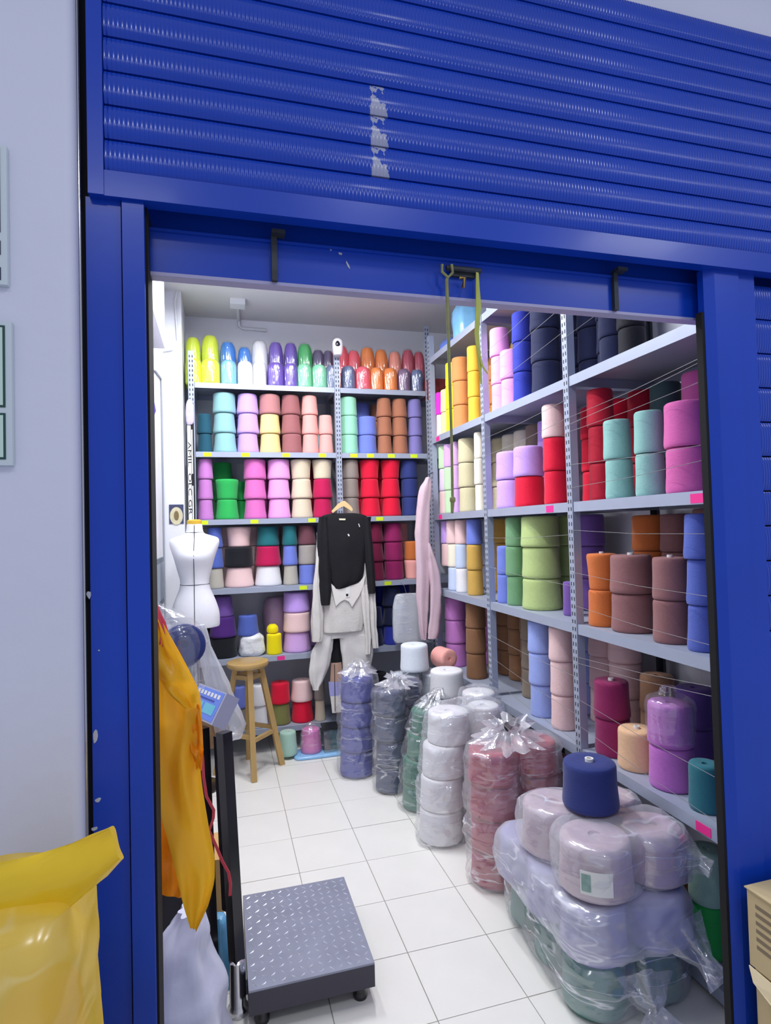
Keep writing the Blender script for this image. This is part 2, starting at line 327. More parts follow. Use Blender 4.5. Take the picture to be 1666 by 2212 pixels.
MB().box(1.299, 1.302, 1.22, 1.236, 0, 2.14).build('seam', dark_m, pr)

# roller shutters
def slat_mesh(x0, x1, ph, name):
    pr_ = []
    for k in range(11):
        t = k/10; pr_.append((1.192-0.0075*math.sin(math.pi*t)**0.55, t*(ph-0.004)))
    ring = [(y, z) for y, z in pr_]+[(1.204, ph-0.004), (1.204, 0)]
    nx = 2
    return MB().loft([[(x, y, z) for y, z in ring] for x in (x0, x1)]).mesh(name, 50)
sh = thing('roller_shutter', 'blue ribbed roller shutter pulled up above the shop doorway', 'shutter', (0.5, 1.2, 2.14))
def rel(o, t): o.location = -t.location; return o
ph = 0.0665
sm = slat_mesh(-0.198, 2.4, ph, 'slat')
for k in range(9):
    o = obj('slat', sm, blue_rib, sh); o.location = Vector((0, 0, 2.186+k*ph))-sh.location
    o['pale_speckle'] = 1.0 if 0 < k < 4 else 0.25 if k == 0 else 0.0
rel(MB().box(-0.226, -0.199, 1.180, 1.215, 2.137, 2.757).build('side_frame', blue, sh), sh)
rel(MB().box(-0.199, 2.4, 1.183, 1.215, 2.137, 2.186).build('bottom_rail', blue, sh), sh)
rel(MB().box(-0.199, 2.4, 1.2045, 1.214, 2.186, 2.757).build('backing_sheet', dark_m, sh), sh)
sh2 = thing('roller_shutter', 'closed blue roller shutter of the neighbouring unit behind the cardboard boxes', 'shutter', (1.8, 1.25, 0))
sm2 = slat_mesh(1.358, 2.4, 0.092, 'slat')
for k in range(23):
    o = obj('slat', sm2, blue_rib, sh2); o.location = Vector((0, 0.04, 0.01+k*0.092))-sh2.location; o['pale_speckle'] = 0.0
rel(MB().box(1.358, 2.4, 1.246, 1.252, 0, 2.13).build('backing_sheet', dark_m, sh2), sh2)
# folded door bar under the shutter
db = thing('door_bar', 'blue steel bar across the top of the doorway with hooks and a hasp', 'door bar', (0.53, 1.28, 2.0))
rel(MB().box(-0.137, 1.29, 1.255, 1.262, 2.031, 2.115).build('lower_panel', blue, db), db)
rel(MB().box(-0.15, 1.30, 1.275, 1.31, 2.115, 2.30).build('upper_panel', blue, db), db)
rel(MB().box(-0.137, 1.29, 1.250, 1.275, 2.113, 2.119).build('ledge', blue, db), db)
rel(MB().box(-0.137, 1.29, 1.255, 1.285, 2.024, 2.031).build('underside_lip', P('lilac primer', 'A6A2C6', 0.4), db), db)
rust = P('rusty dark steel', '3C4046', 0.6, 0.4, var=0.5, vscale=30)
for px, py in ((592, 540), (1328, 625)):
    c = WY(px, py, 1.25); mb = MB()
    mb.box(c.x-0.006, c.x+0.006, 1.243, 1.256, 2.030, 2.125); mb.box(c.x-0.006, c.x+0.022, 1.225, 1.250, 2.123, 2.131)
    rel(mb.build('hook', rust, db), db)
c = WY(1000, 590, 1.25); mb = MB(); mb.tube([(c.x-0.045, 1.240, c.z+0.004), (c.x+0.04, 1.240, c.z+0.004)], 0.006); mb.box(c.x-0.03, c.x+0.03, 1.246, 1.256, c.z-0.010, c.z+0.014)
rel(mb.build('hasp', rust, db, 40), db)
c2 = WY(1000, 612, 1.24); mb = MB(); mb.tube([(c2.x-0.008, 1.240, c2.z+0.012), (c2.x+0.004, 1.236, c2.z+0.01), (c2.x-0.002, 1.236, c2.z-0.012)], 0.004)
rel(mb.build('padlock_shackle', P('brass', 'A88C50', 0.35, 0.9), db, 40), db)
c = WY(1527, 642, 1.24); mb = MB(); mb.box(c.x-0.016, c.x+0.010, 1.236, 1.25, c.z-0.012, c.z+0.010); mb.tube([(c.x-0.002, 1.228, c.z-0.002), (c.x-0.002, 1.25, c.z-0.002)], 0.006)
rel(mb.build('side_bolt', blue, db), db)
for k, (px, py, w, h) in enumerate(((752, 572, .006, .02), (735, 548, .010, .008), (715, 540, .004, .003))):
    c = WY(px, py, 1.254); pts = [(c.x+w/2*random.uniform(.6, 1.1)*math.cos(a*.7)-0.2*h*math.sin(a*.7), c.z+h/2*random.uniform(.6, 1.1)*math.sin(a*.7)) for a in range(9)]
    rel(MB().prism(pts, 1.2535, 1.256).build('paint_chip', chip_m, db), db)
# cords on the hasp
cordm = P('faded green cord', '8E8F60', 0.8, var=0.35, vscale=40)
strapm = P('yellow strap', 'B9BE5C', 0.7, var=0.2, vscale=30)
a = WY(965, 585, 1.235); mb = MB()
for q in (0,):
    mb.tube([(a.x-0.012, 1.232, a.z+0.012), (a.x-0.013, 1.230, a.z-0.006), (a.x, 1.228, a.z-0.018), (a.x+0.012, 1.230, a.z-0.006), (a.x+0.012, 1.232, a.z+0.014)], 0.0035)
pts = [WY(px, py, 1.232) for px, py in ((965, 605), (967, 660), (970, 760), (973, 860), (976, 960), (978, 1080))]
mb.tube([(a.x, 1.229, a.z-0.016)]+pts, [0.0042]+[0.0042, 0.004, 0.0036, 0.0033, 0.003, 0.003])
b = pts[-1]; mb.lathe([(0.002, -0.008), (0.007, -0.003), (0.007, 0.004), (0.002, 0.009)], 8, b); mb.tube([b, (b.x-0.002, b.y, b.z-0.03)], [0.005, 0.003])
tag(mb.build('pull_cord', cordm, None, 50), 'long knotted green cord hanging from the door bar hasp', 'cord')
pts = [WY(px, py, 1.238) for px, py in ((1031, 580), (1032, 620), (1034, 660), (1030, 720), (1036, 780), (1040, 830), (1053, 808+40), (1056, 805+10))]
pts = pts[:6]
mb = MB().ribbon(pts, [0.006, 0.010, 0.014, 0.012, 0.009, 0.004], 0.001, (0.9, 0.2, 0))
mb.ribbon([WY(1034, 760, 1.238), WY(1042, 790, 1.236), WY(1054, 808, 1.236)], [0.006, 0.005, 0.002], 0.001, (0.9, 0.2, 0.3))
tag(mb.build('hanging_strap', strapm, None, 50), 'short twisted yellow-green strap hanging from the door bar', 'strap')

# signs on the outer wall
green = P('dark green print', '1F4A44', 0.6); navyp = P('navy print', '0C1E48', 0.6); plate = P('sign plate', 'CBD6DC', 0.4); palef = P('pale green print', 'C6DED2', 0.5)
def sign(label, pT, pB, blocks):
    a = WY(pT[0], pT[1], 1.148); b = WY(pB[0], pB[1], 1.148); x1 = (a.x+b.x)/2; x0 = x1-0.26
    t = thing('wall_sign', label, 'sign', (x0, 1.159, b.z))
    rel(MB().box(x0, x1, 1.148, 1.159, b.z, a.z).build('plate', plate, t), t)
    for (u0, u1, v0, v1, m) in blocks:
        h = a.z-b.z; rel(MB().box(x1-u1, x1-u0, 1.1468-(0.0006 if m is palef else 0), 1.149, b.z+v0*h, b.z+v1*h).build('print', m, t), t)
sign('pale wall sign with a solid navy panel', (15, 315), (15, 615), [(0.010, 0.24, 0.37, 0.98, navyp), (0.010, 0.24, 0.21, 0.31, navyp), (0.010, 0.24, 0.03, 0.12, navyp)])
sign('pale wall sign with green-bordered panels', (24, 695), (28, 1005), [(0.010, 0.24, 0.40, 0.97, green), (0.0135, 0.2365, 0.415, 0.955, palef), (0.010, 0.24, 0.04, 0.36, green), (0.0135, 0.2365, 0.055, 0.345, palef)])

# ------------------------------------------------------------------ ceiling lamps, conduit, left wall bits
tube_m = P('lamp tube', 'F4F8FF', 0.4, emit=6)
for k, (p, e) in enumerate(TUBES):
    L = 0.55 if p[1] < 3 else 0.35
    t = thing('ceiling_lamp', ('white tube lamp on the ceiling above the doorway', 'white tube lamp on the ceiling above the platform scale', 'white tube lamp on the ceiling above the dress form')[k], 'lamp', (p[0], p[1], ZC))
    MB().box(-0.06, 0.06, -L, L, -0.05, 0).build('housing', P('lamp housing', 'E8E8E8', 0.4), t)
    for s in (-0.05, 0.05): MB().tube([(s, -L+0.02, -0.062), (s, L-0.02, -0.062)], 0.012).build('tube', tube_m, t, 40)
pvc = P('white conduit', 'DDE0E4', 0.4)
mb = MB(); a = WY(515, 640, 4.50); b = WY(516, 708, 4.50); c = WY(575, 712, 4.50)
t = thing('conduit', 'white electrical conduit with a junction box above the top shelf', 'conduit', (a.x, 4.5, b.z))
rel(MB().tube([(a.x, 4.505, ZC), (a.x, 4.505, b.z+0.02), (a.x+0.02, 4.505, b.z), (c.x, 4.505, b.z-0.005)], 0.012).build('pipe', pvc, t, 50), t)
q = WZ(515, 628, ZC-0.02); rel(MB().box(q.x-0.05, q.x+0.05, 4.10, 4.2, ZC-0.04, ZC).build('junction_box', pvc, t), t)
rel(MB().tube([(q.x, 4.2, ZC-0.012), (a.x, 4.505, ZC-0.012)], 0.012).build('pipe', pvc, t, 50), t)
pts = [WY(px, py, 4.045) for px, py in ((385, 615), (378, 650), (381, 690), (384, 735), (372, 755), (355, 758))]
tag(MB().tube(pts, 0.006).build('lamp_cable', pvc, None, 50), 'white cable looping down the pillar beside the soffit', 'cable')
pts = [WX(318, 796, XL+0.006), WX(335, 800, XL+0.006), WX(348, 818, XL+0.006), WX(353.5, 850, XL+0.006)]
e = pts[-1]; pts += [(e.x, 4.045, 2.2), (e.x, 4.045, 0.6)]
pts[3] = (e.x, 4.045, 2.33)
tag(MB().tube(pts, 0.006).build('wall_cable', P('grey cable', '9AA0AC', 0.5), None, 50), 'grey cable bending into the corner beside the pillar', 'cable')
a = WY(365, 1090, 4.05); b = WY(397, 1131, 4.05)
t = thing('small_picture', 'small picture card with a pale gold oval on the white pillar', 'picture', ((a.x+b.x)/2, 4.059, b.z))
rel(MB().box(a.x, b.x, 4.056, 4.060, b.z, a.z).build('card', P('card navy', '3A4262', 0.5, var=0.3, vscale=60), t), t)
mb = MB(); cx = (a.x+b.x)/2; cz = (a.z+b.z)/2
mb.prism([(cx+0.040*math.cos(k*math.pi/10), cz-0.012+0.058*math.sin(k*math.pi/10)) for k in range(20)], 4.0548, 4.057); rel(mb.build('print', P('pale gold print', 'CFC8A6', 0.5, var=0.25, vscale=70), t), t)
mb = MB().prism([(cx+0.016*math.cos(k*math.pi/6), cz-0.010+0.032*math.sin(k*math.pi/6)) for k in range(12)], 4.0540, 4.055); rel(mb.build('print', P('brown print', '7E6C46', 0.5, var=0.4, vscale=90), t), t)
a = WX(325, 1238, XL+0.003); b = WX(352, 1292, XL+0.003)
y0, y1 = min(a.y, b.y), max(a.y, b.y); 
t = thing('framed_notice', 'grey framed notice on the left wall behind the red strings', 'notice', (XL, (y0+y1)/2, 1.05))
rel(MB().box(XL, XL+0.012, y0, y1, 1.08, 1.36).build('frame', P('grey frame', '6C7682', 0.5), t), t)
rel(MB().box(XL+0.010, XL+0.0135, y0+0.03, y1-0.03, 1.11, 1.33).build('print', P('notice print', '9AA6B2', 0.5, var=0.3, vscale=14), t), t)
a = WX(322, 815, XL+0.004); 
tag(MB().add([(XL+0.002, a.y-0.1, 2.36), (XL+0.002, a.y+0.28, 2.22), (XL+0.002, a.y-0.1, 2.05), (XL+0.01, a.y-0.1, 2.36), (XL+0.01, a.y+0.28, 2.22), (XL+0.01, a.y-0.1, 2.05)], [(0, 1, 2), (3, 5, 4), (0, 3, 4, 1), (1, 4, 5, 2), (2, 5, 3, 0)]).build('pennant', P('violet cloth', '5A3FC0', 0.8)), 'violet cloth pennant on the left wall under the soffit', 'pennant')

# ------------------------------------------------------------------ shelving
YF = 4.10; XF = 1.45
BZ = [2.51, 2.045, 1.59, 1.125, 0.655, 0.17]              # back shelf tops
RZ = [2.70, 2.13, 1.592, 1.072, 0.548, 0.06]              # side shelf tops
def upright(parent, x, y, z1, face, s=1):
    """slotted angle post: a plate facing the room, a return plate, a column of slots on each"""
    mb = MB()
    if face == 'y': mb.box(x-0.019, x+0.019, y, y+0.002, 0, z1); mb.box(x-0.019*s-0.001, x-0.019*s+0.001, y, y+0.036, 0, z1)
    else: mb.box(x, x+0.002, y-0.019, y+0.019, 0, z1); mb.box(x, x+0.036, y-0.019*s-0.001, y-0.019*s+0.001, 0, z1)
    o = rel(mb.build('upright', steel, parent), parent); mb = MB(); z = 0.05
    while z < z1-0.03:
        for dx in (-0.009, 0.009):
            if face == 'y': mb.box(x+dx-0.0028, x+dx+0.0028, y-0.0006, y+0.001, z, z+0.016)
            else: mb.box(x-0.0006, x+0.001, y+dx-0.0028, y+dx+0.0028, z, z+0.016)
        z += 0.032
    q = mb.build('slots', slot_m, o); q['kind'] = 'stuff'
    return o
bs = thing('metal_shelving', 'grey slotted-angle metal shelving along the back wall', 'shelving', (0.6, 4.3, 0))
PX = [-0.172, 0.817, 1.50, 1.93]
p0 = upright(bs, PX[0], YF-0.004, 2.72, 'y'); upright(bs, PX[1], YF-0.004, 2.80, 'y'); upright(bs, PX[2], YF-0.004, 3.0, 'y', -1)
for x in PX[:3]:
    rel(MB().box(x-0.019, x+0.019, 4.49, 4.492, 0, 2.72).box(x-0.001, x+0.001, 4.455, 4.492, 0, 2.72).build('upright', steel, bs), bs)
def tray(parent, x0, x1, y0, y1, z):
    mb = MB().box(x0, x1, y0, y1, z-0.003, z).box(x0, x1, y0, y0+0.0025, z-0.036, z-0.003).box(x0, x1, y1-0.0025, y1, z-0.036, z-0.003)
    mb.box(x0, x0+0.0025, y0+0.0025, y1-0.0025, z-0.036, z-0.003).box(x1-0.0025, x1, y0+0.0025, y1-0.0025, z-0.036, z-0.003)
    return rel(mb.build('shelf', steel, parent), parent)
TAGS = {1: [195, 432, 685, 910, 1105, 1208, 1338, 1478], 2: [175, 488, 845, 1265]}
btr = {}
for k, z in enumerate(BZ):
    for b_ in range(3):
        btr[(k, b_)] = tray(bs, PX[b_]+0.021, PX[b_+1]-0.021, YF, 4.488, z)
def price_tag(parent, x, z, m, w=0.052, h=0.026, y=YF):
    MB().box(x-w/2, x+w/2, y-0.0012, y-0.0002, z-0.032, z-0.032+h).build('price_tag', m, parent)
for k, cols in TAGS.items():
    for cx in cols:
        px = 380+0.3481*cx; x = solve_x(px, YF, BZ[k]-0.02); price_tag(btr[(k, 0 if x < PX[1] else 1)], x, BZ[k], paper_y)
for k, px in ((3, 655), (3, 838)): x = solve_x(px, YF, BZ[k]); price_tag(btr[(k, 0 if x < PX[1] else 1)], x, BZ[k], paper_y)
x = solve_x(607, YF, BZ[4]); price_tag(btr[(4, 0)], x, BZ[4], paper_p)
ss = thing('metal_shelving', 'grey slotted-angle metal shelving along the side wall with strings across', 'shelving', (1.65, 2.7, 0))
PY = [1.385, 2.225, 3.065, 3.92]
for k, y in enumerate(PY):
    upright(ss, XF-0.004, y, 2.86, 'x', 1 if k else -1)
    rel(MB().box(1.888, 1.89, y-0.019, y+0.019, 0, 2.86).box(1.855, 1.89, y-0.001, y+0.001, 0, 2.86).build('upright', P('dark upright', '2A2D36', 0.6), ss), ss)
rtr = {}
def trayx(parent, y0, y1, z):
    mb = MB().box(XF, 1.885, y0, y1, z-0.003, z).box(XF, XF+0.0025, y0, y1, z-0.042, z-0.003).box(1.8825, 1.885, y0, y1, z-0.042, z-0.003)
    mb.box(XF+0.0025, 1.8825, y0, y0+0.0025, z-0.042, z-0.003).box(XF+0.0025, 1.8825, y1-0.0025, y1, z-0.042, z-0.003)
    return rel(mb.build('shelf', steel, parent), parent)
for k, z in enumerate(RZ):
    for b_ in range(3):
        if k == 0 and b_ == 0: continue
        rtr[(k, b_)] = trayx(ss, PY[b_]+0.021, PY[b_+1]-0.021, z)
for k, px, py in ((1, 946, 940), (2, 1188, 1087), (2, 1508, 1053), (2, 952, 1110), (4, 1520, 1765)):
    y = solve_y(px, XF, RZ[k]-0.02); b_ = 0 if y < PY[1] else 1 if y < PY[2] else 2
    MB().box(XF-0.0015, XF-0.0002, y-0.03, y+0.03, RZ[k]-0.038, RZ[k]-0.008).build('price_tag', paper_p, rtr[(k, b_)])
# retaining strings across the side shelving
strm = P('nylon string', '8E8C8A', 0.5)
SW = [('door', 1, 2, [(.30, .36), (.17, .26)]), ('door', 2, 3, [(.36, .42), (.33, .41), (.30, .345), (.16, .14), (.06, .10)]), ('door', 3, 4, [(.40, .385), (.22, .19), (.08, .04)]),
      ('door', 4, 5, [(.36, .42), (.385, .45), (.21, .16), (.10, .02)]),
      ('middle', 1, 2, [(.33, .42), (.24, .31), (.13, .20)]), ('middle', 2, 3, [(.40, .44), (.30, .36)]), ('middle', 3, 4, [(.36, .38), (.20, .16)]), ('middle', 4, 5, [(.34, .30), (.22, .14), (.10, .02)])]
WORDN = ['first', 'second', 'third', 'fourth', 'fifth', 'sixth', 'seventh', 'eighth', 'ninth', 'tenth', 'eleventh', 'twelfth', 'thirteenth', 'fourteenth', 'fifteenth', 'sixteenth', 'seventeenth', 'eighteenth']
for bay, lv, _, zz in SW:
    b_ = 0 if bay == 'door' else 1
    for i, (zn, zf) in enumerate(sorted(zz, reverse=True)):
        y0, y1 = PY[b_], PY[b_+1]; z0 = RZ[lv]+zf; z1 = RZ[lv]+zn
        mb = MB().tube([(XF-0.007, y0, z0), (XF-0.007, (y0+y1)/2, (z0+z1)/2-0.008), (XF-0.007, y1, z1)], 0.0009, 6)
        tag(mb.build('retaining_string', strm, None, 60), '%s string from the top across the %s-end bay, %s side shelf' % (WORDN[i], bay, WORDN[lv]), 'string', 'strings across the side shelving')

# ------------------------------------------------------------------ yarn cones
def cone_mesh(rb, rt, name, n=26):
    e = 0.07; pr_ = [(0.30, 0.012), (rb-e, 0.0), (rb-0.02, 0.02), (rb, 0.075), (rb*0.985+rt*0.015, 0.14)]
    for t in (0.35, 0.6, 0.8): pr_.append((rb+(rt-rb)*t-0.018*math.sin(math.pi*t), 0.1+0.8*t))
    pr_ += [(rt, 0.89), (rt-0.02, 0.955), (rt-0.09, 0.99), (rt*0.6, 1.0), (0.18, 0.985), (0.16, 0.93)]
    return MB().lathe(pr_, n).mesh(name, 60)
CM = {'A': cone_mesh(1.0, 0.86, 'cone_taper'), 'B': cone_mesh(1.0, 0.94, 'cone_straight'), 'C': cone_mesh(0.87, 1.0, 'cone_flared')}
corem = MB().lathe([(0.06, 0.9), (0.155, 0.9), (0.155, 1.05), (0.09, 1.05), (0.09, 0.93)], 16).mesh('core', 50)
core_m = P('white core', 'E4E2DE', 0.5); core_g = P('grey core', '9AA4AE', 0.5)
used_labels = {}
def cone(col, label, group, loc, r, h, kind='A', core=False, rot=(0, 0, 0), cat='yarn cone'):
    used_labels[label] = used_labels.get(label, 0)+1
    o = obj('yarn_cone', CM[kind], yarn(col)); o.location = loc; o.scale = (r, r, h); o.rotation_euler = (rot[0], rot[1], random.uniform(0, 6) if rot == (0, 0, 0) else rot[2])
    tag(o, label, cat, group)
    if core: obj('core', corem, core_g if core == 'g' else core_m, o)
    return o
REAR_B = []; REAR_S = []; FB = {}; FS = {}
TIER = {1: ['bottom'], 2: ['bottom', 'top'], 3: ['bottom', 'middle', 'top'], 4: ['bottom', 'second', 'third', 'top']}
def fit(cols, lim=0.86):
    """cols: list of [pos, r, rec,...]; shrink then shift so neighbours of one row do not overlap"""
    cols.sort(key=lambda c: c[0])
    for _ in range(60):
        for a, b in zip(cols, cols[1:]):
            need = a[1]+b[1]+0.001; gap = b[0]-a[0]
            if gap < need:
                s = gap/need
                if s < 1 and a[1]*s > a[3] and b[1]*s > b[3]: a[1] *= max(s, 0.99); b[1] *= max(s, 0.99)
                d = (a[1]+b[1]+0.001-gap)/2
                if d > 0: a[0] -= d*0.5; b[0] += d*0.5
def clamp(cols, lo, hi):
    cols.sort(key=lambda c: c[0]); tot = sum(2*c[1]+0.001 for c in cols)
    if tot > hi-lo:
        for c in cols: c[1] *= (hi-lo)/tot
    for i, c in enumerate(cols):
        m = lo if i == 0 else cols[i-1][0]+cols[i-1][1]+0.001
        c[0] = max(c[0], m+c[1])
    for i in range(len(cols)-1, -1, -1):
        c = cols[i]; m = hi if i == len(cols)-1 else cols[i+1][0]-cols[i+1][1]-0.001
        c[0] = min(c[0], m-c[1])
C1 = lambda cx: 380+0.3481*cx
C2 = lambda cx: 310+0.3902*cx
C3 = lambda cx: 900+0.3962*cx
def back_shelf(lv, conv, bay, cols, h=0.138, ref=None, shelf=''):
    z0 = BZ[lv]; data = []
    for c in cols:
        cx, w, colors = c[:3]; op = c[3] if len(c) > 3 else {}
        px = conv(cx); half = (conv(cx+w)-conv(cx))/2*1.05; rec = op.get('rec', 0); r = 0.1
        for _ in range(3):
            Y = YF+0.022+r+rec; x = solve_x(px, Y, z0+0.15); r = half*depth((x, Y, z0+0.15))/F*F/math.hypot(F, px-833)
        data.append([x, r, Y, r*0.84, colors, op, rec])
    for rc in set(d[6] for d in data):
        sub = [d for d in data if d[6] == rc]; fit(sub)
        lo, hi = PX[bay]+0.026, PX[bay+1]-0.026
        clamp(sub, lo, hi)
    data.sort(key=lambda d: d[0])
    if bay: data.sort(key=lambda d: d[0])
    for i, (x, r, Y, _, colors, op, rec) in enumerate(data):
        z = z0+op.get('z0', 0)+0.001; names = TIER[len(colors)]; Y = YF+0.022+r+rec
        for k, col in enumerate(colors):
            hh = h*op.get('hs', 1)
            if col is None: z += hh; continue
            kk = op.get('k', 'AAA')[min(k, len(op.get('k', 'AAA'))-1)]
            rr = r*random.uniform(0.97, 1.0); yy = Y+op.get('jit', 0)
            if op.get('topw') and k == len(colors)-1: rr *= op['topw']
            lab = '%s yarn cone, %s of %s%s stack from %s, %s' % (col, names[k], WORDN[i], ' rear' if rec > .15 else '', ref, shelf)
            cone(col, lab, 'yarn cones on the back shelving', (x+random.uniform(-.002, .002), yy, z), rr, hh*0.995, kk)
            FB.setdefault((lv, bay), []).append((x, r, rec, col))
            z += hh
MU = 'dress form upright'; CU = 'middle upright'
S2, S3, S4, S5 = 'second back shelf', 'third back shelf', 'fourth back shelf', 'fifth back shelf'
back_shelf(1, C1, 0, [(170, 95, ['dark teal', 'dark teal'], {'rec': .06}), (318, 140, ['seafoam']*3, {'k': 'AAB'}), (462, 132, ['lavender']*3, {'k': 'AAA'}),
    (605, 135, ['butter yellow', 'butter yellow', 'dusty rose'], {'k': 'AAB'}), (743, 130, ['mauve', 'mauve', 'mauve'], {'k': 'BAA'}), (850, 108, ['peach pink']*3), (938, 90, ['peach pink']*2)], ref=MU, shelf=S2)
back_shelf(1, C1, 1, [(1095, 118, ['mint']*3, {'k': 'BBB'}), (1222, 125, ['periwinkle', 'periwinkle'], {'k': 'BB'}), (1335, 102, ['caramel brown']*3), (1447, 108, ['caramel brown']*3), (1540, 100, ['dusky lilac']*3)], ref=CU, shelf=S2)
back_shelf(2, C1, 0, [(170, 95, ['orchid']*3), (318, 140, ['emerald green', 'emerald green'], {'k': 'AC'}), (492, 135, ['rose pink', 'rose pink', 'rose pink'], {'k': 'AAB'}),
    (640, 138, ['light pink']*3, {'k': 'AAB'}), (780, 130, ['beige']*3, {'k': 'AAC'}), (910, 122, ['crimson', 'crimson', 'beige'], {'k': 'AAC'})], ref=MU, shelf=S3)
back_shelf(2, C1, 0, [(300, 130, ['emerald green']*3, {'rec': .20}), (400, 100, ['emerald green']*2, {'rec': .20})], ref=MU, shelf=S3)
back_shelf(2, C1, 1, [(1088, 98, ['taupe']*3, {'k': 'BBB'}), (1205, 120, ['bright red']*3, {'k': 'AAC'}), (1335, 118, ['bright red']*3, {'k': 'AAC'}), (1452, 105, ['navy']*3, {'k': 'BBB'})], ref=CU, shelf=S3)
back_shelf(3, C2, 0, [(398, 92, ['greige', 'blue', 'blue'], {}), (530, 165, ['pale pink', 'black', 'pale pink'], {'k': 'ABC', 'topw': 0.85}), (692, 150, ['white', 'crimson', 'teal'], {'k': 'AAA', 'topw': .85}),
    (812, 85, ['greige', 'periwinkle', 'teal'], {}), (908, 105, ['periwinkle', 'ash grey', 'plum brown'], {'k': 'BBA'}), (1000, 80, ['burgundy', 'navy'], {})], ref=MU, shelf=S4)
back_shelf(3, C2, 1, [(1170, 100, ['maroon']*3), (1285, 100, ['maroon']*3), (1382, 110, ['burgundy']*3, {'k': 'BBA'}), (1490, 90, ['peach pink', 'rust orange'], {'k': 'CB'})], ref=CU, shelf=S4)
back_shelf(4, C2, 0, [(445, 150, ['black', 'deep violet', 'violet'], {'k': 'BAA', 'topw': .8}), (578, 120, [None, 'blue'], {}), (722, 84, ['bright yellow'], {'k': 'B'}), (850, 150, ['lilac', 'pale pink', 'lavender'], {'k': 'ABB', 'topw': .95})], ref=MU, shelf=S5)
back_shelf(4, C2, 1, [(1160, 100, ['navy']*2), (1275, 100, ['midnight navy']*2), (1380, 105, ['royal blue', 'midnight navy', 'midnight navy'])], ref=CU, shelf=S5)
S6 = 'lowest back shelf'
back_shelf(5, C2, 0, [(420, 100, ['black', 'black']), (530, 80, ['taupe', 'periwinkle'], {'k': 'AA'}), (640, 90, ['white', 'white']), (760, 112, ['olive', 'bright red'], {'k': 'AB'}), (882, 128, ['bright red', 'pale pink'], {'k': 'AA'}), (968, 60, ['beige', 'taupe'])], h=0.142, ref=MU, shelf=S6)
back_shelf(5, C2, 1, [(1180, 110, ['navy']*2), (1300, 110, ['black']*2)], h=0.142, ref=CU, shelf=S6)
# in front of the lowest shelf, on the floor
for px, w, c, lab in ((622, 41, 'pale mint', 'pale mint yarn cone on the floor in front of the lowest shelf, beside the stool'), (672, 45, 'rose pink', 'pink yarn cone in clear wrap on the floor before the lowest shelf')):
    Y = 4.0; x = solve_x(px, Y, 0.1); r = w/2*depth((x, Y, .1))/F
    cone(c, lab, None, (x, Y, 0.022), r, 0.15, 'A', True)
    if px == 672:
        tag(soft([(x, Y, 0.022, r*1.03, r*1.03), (x, Y, 0.10, r*1.06, r*1.06), (x, Y, 0.17, r*0.93, r*0.93), (x, Y, 0.195, r*0.5, r*0.5), (x, Y, 0.215, r*0.2, r*0.2)], 20, 2, wr=0.006, ws=20).build('plastic_wrap', clear, None, 60), 'clear plastic wrap over the pink cone on the floor', 'wrap')
a = WZ(618, 1622, 0.0); b = WZ(738, 1602, 0.0)
tag(soft([(0.66, 3.99, 0.0005, 0.22, 0.085), (0.66, 3.99, 0.006, 0.225, 0.09), (0.66, 3.99, 0.018, 0.22, 0.085), (0.66, 3.99, 0.0215, 0.19, 0.075)], 40, 6, wr=0.006, ws=14).build('blue_plastic_pack', P('blue plastic', '8FC0EC', 0.18, coat=0.5, bump=0.5, bscale=30), None, 40), 'flat light-blue plastic pack on the floor under the pink cone', 'pack')
x = solve_x(717, 3.98, 0.1)
t = thing('clear_box', 'small clear box of dark yarn on the blue pack beside the pink cone', 'box', (x, 3.99, 0.022))
rel(MB().box(x-0.06, x+0.06, 3.93, 4.05, 0.022, 0.025).box(x-0.06, x+0.06, 4.047, 4.05, 0.025, 0.17).box(x-0.06, x-0.057, 3.93, 4.047, 0.025, 0.17).box(x+0.057, x+0.06, 3.93, 4.047, 0.025, 0.17).box(x-0.057, x+0.057, 3.93, 3.933, 0.025, 0.17).build('tub', film('box plastic', '9AB8C0', 0.12, 0.2), t), t)
rel(MB().box(x-0.063, x+0.063, 3.927, 4.053, 0.17, 0.182).build('lid', P('black lid', '1A1C24', 0.4), t), t)
for dx, c in ((-0.03, 'plum brown'), (0.028, 'teal')):
    cone(c, '%s yarn cone inside the small clear box' % c, 'cones in the clear box', (x+dx, 3.99, 0.026), 0.027, 0.12)

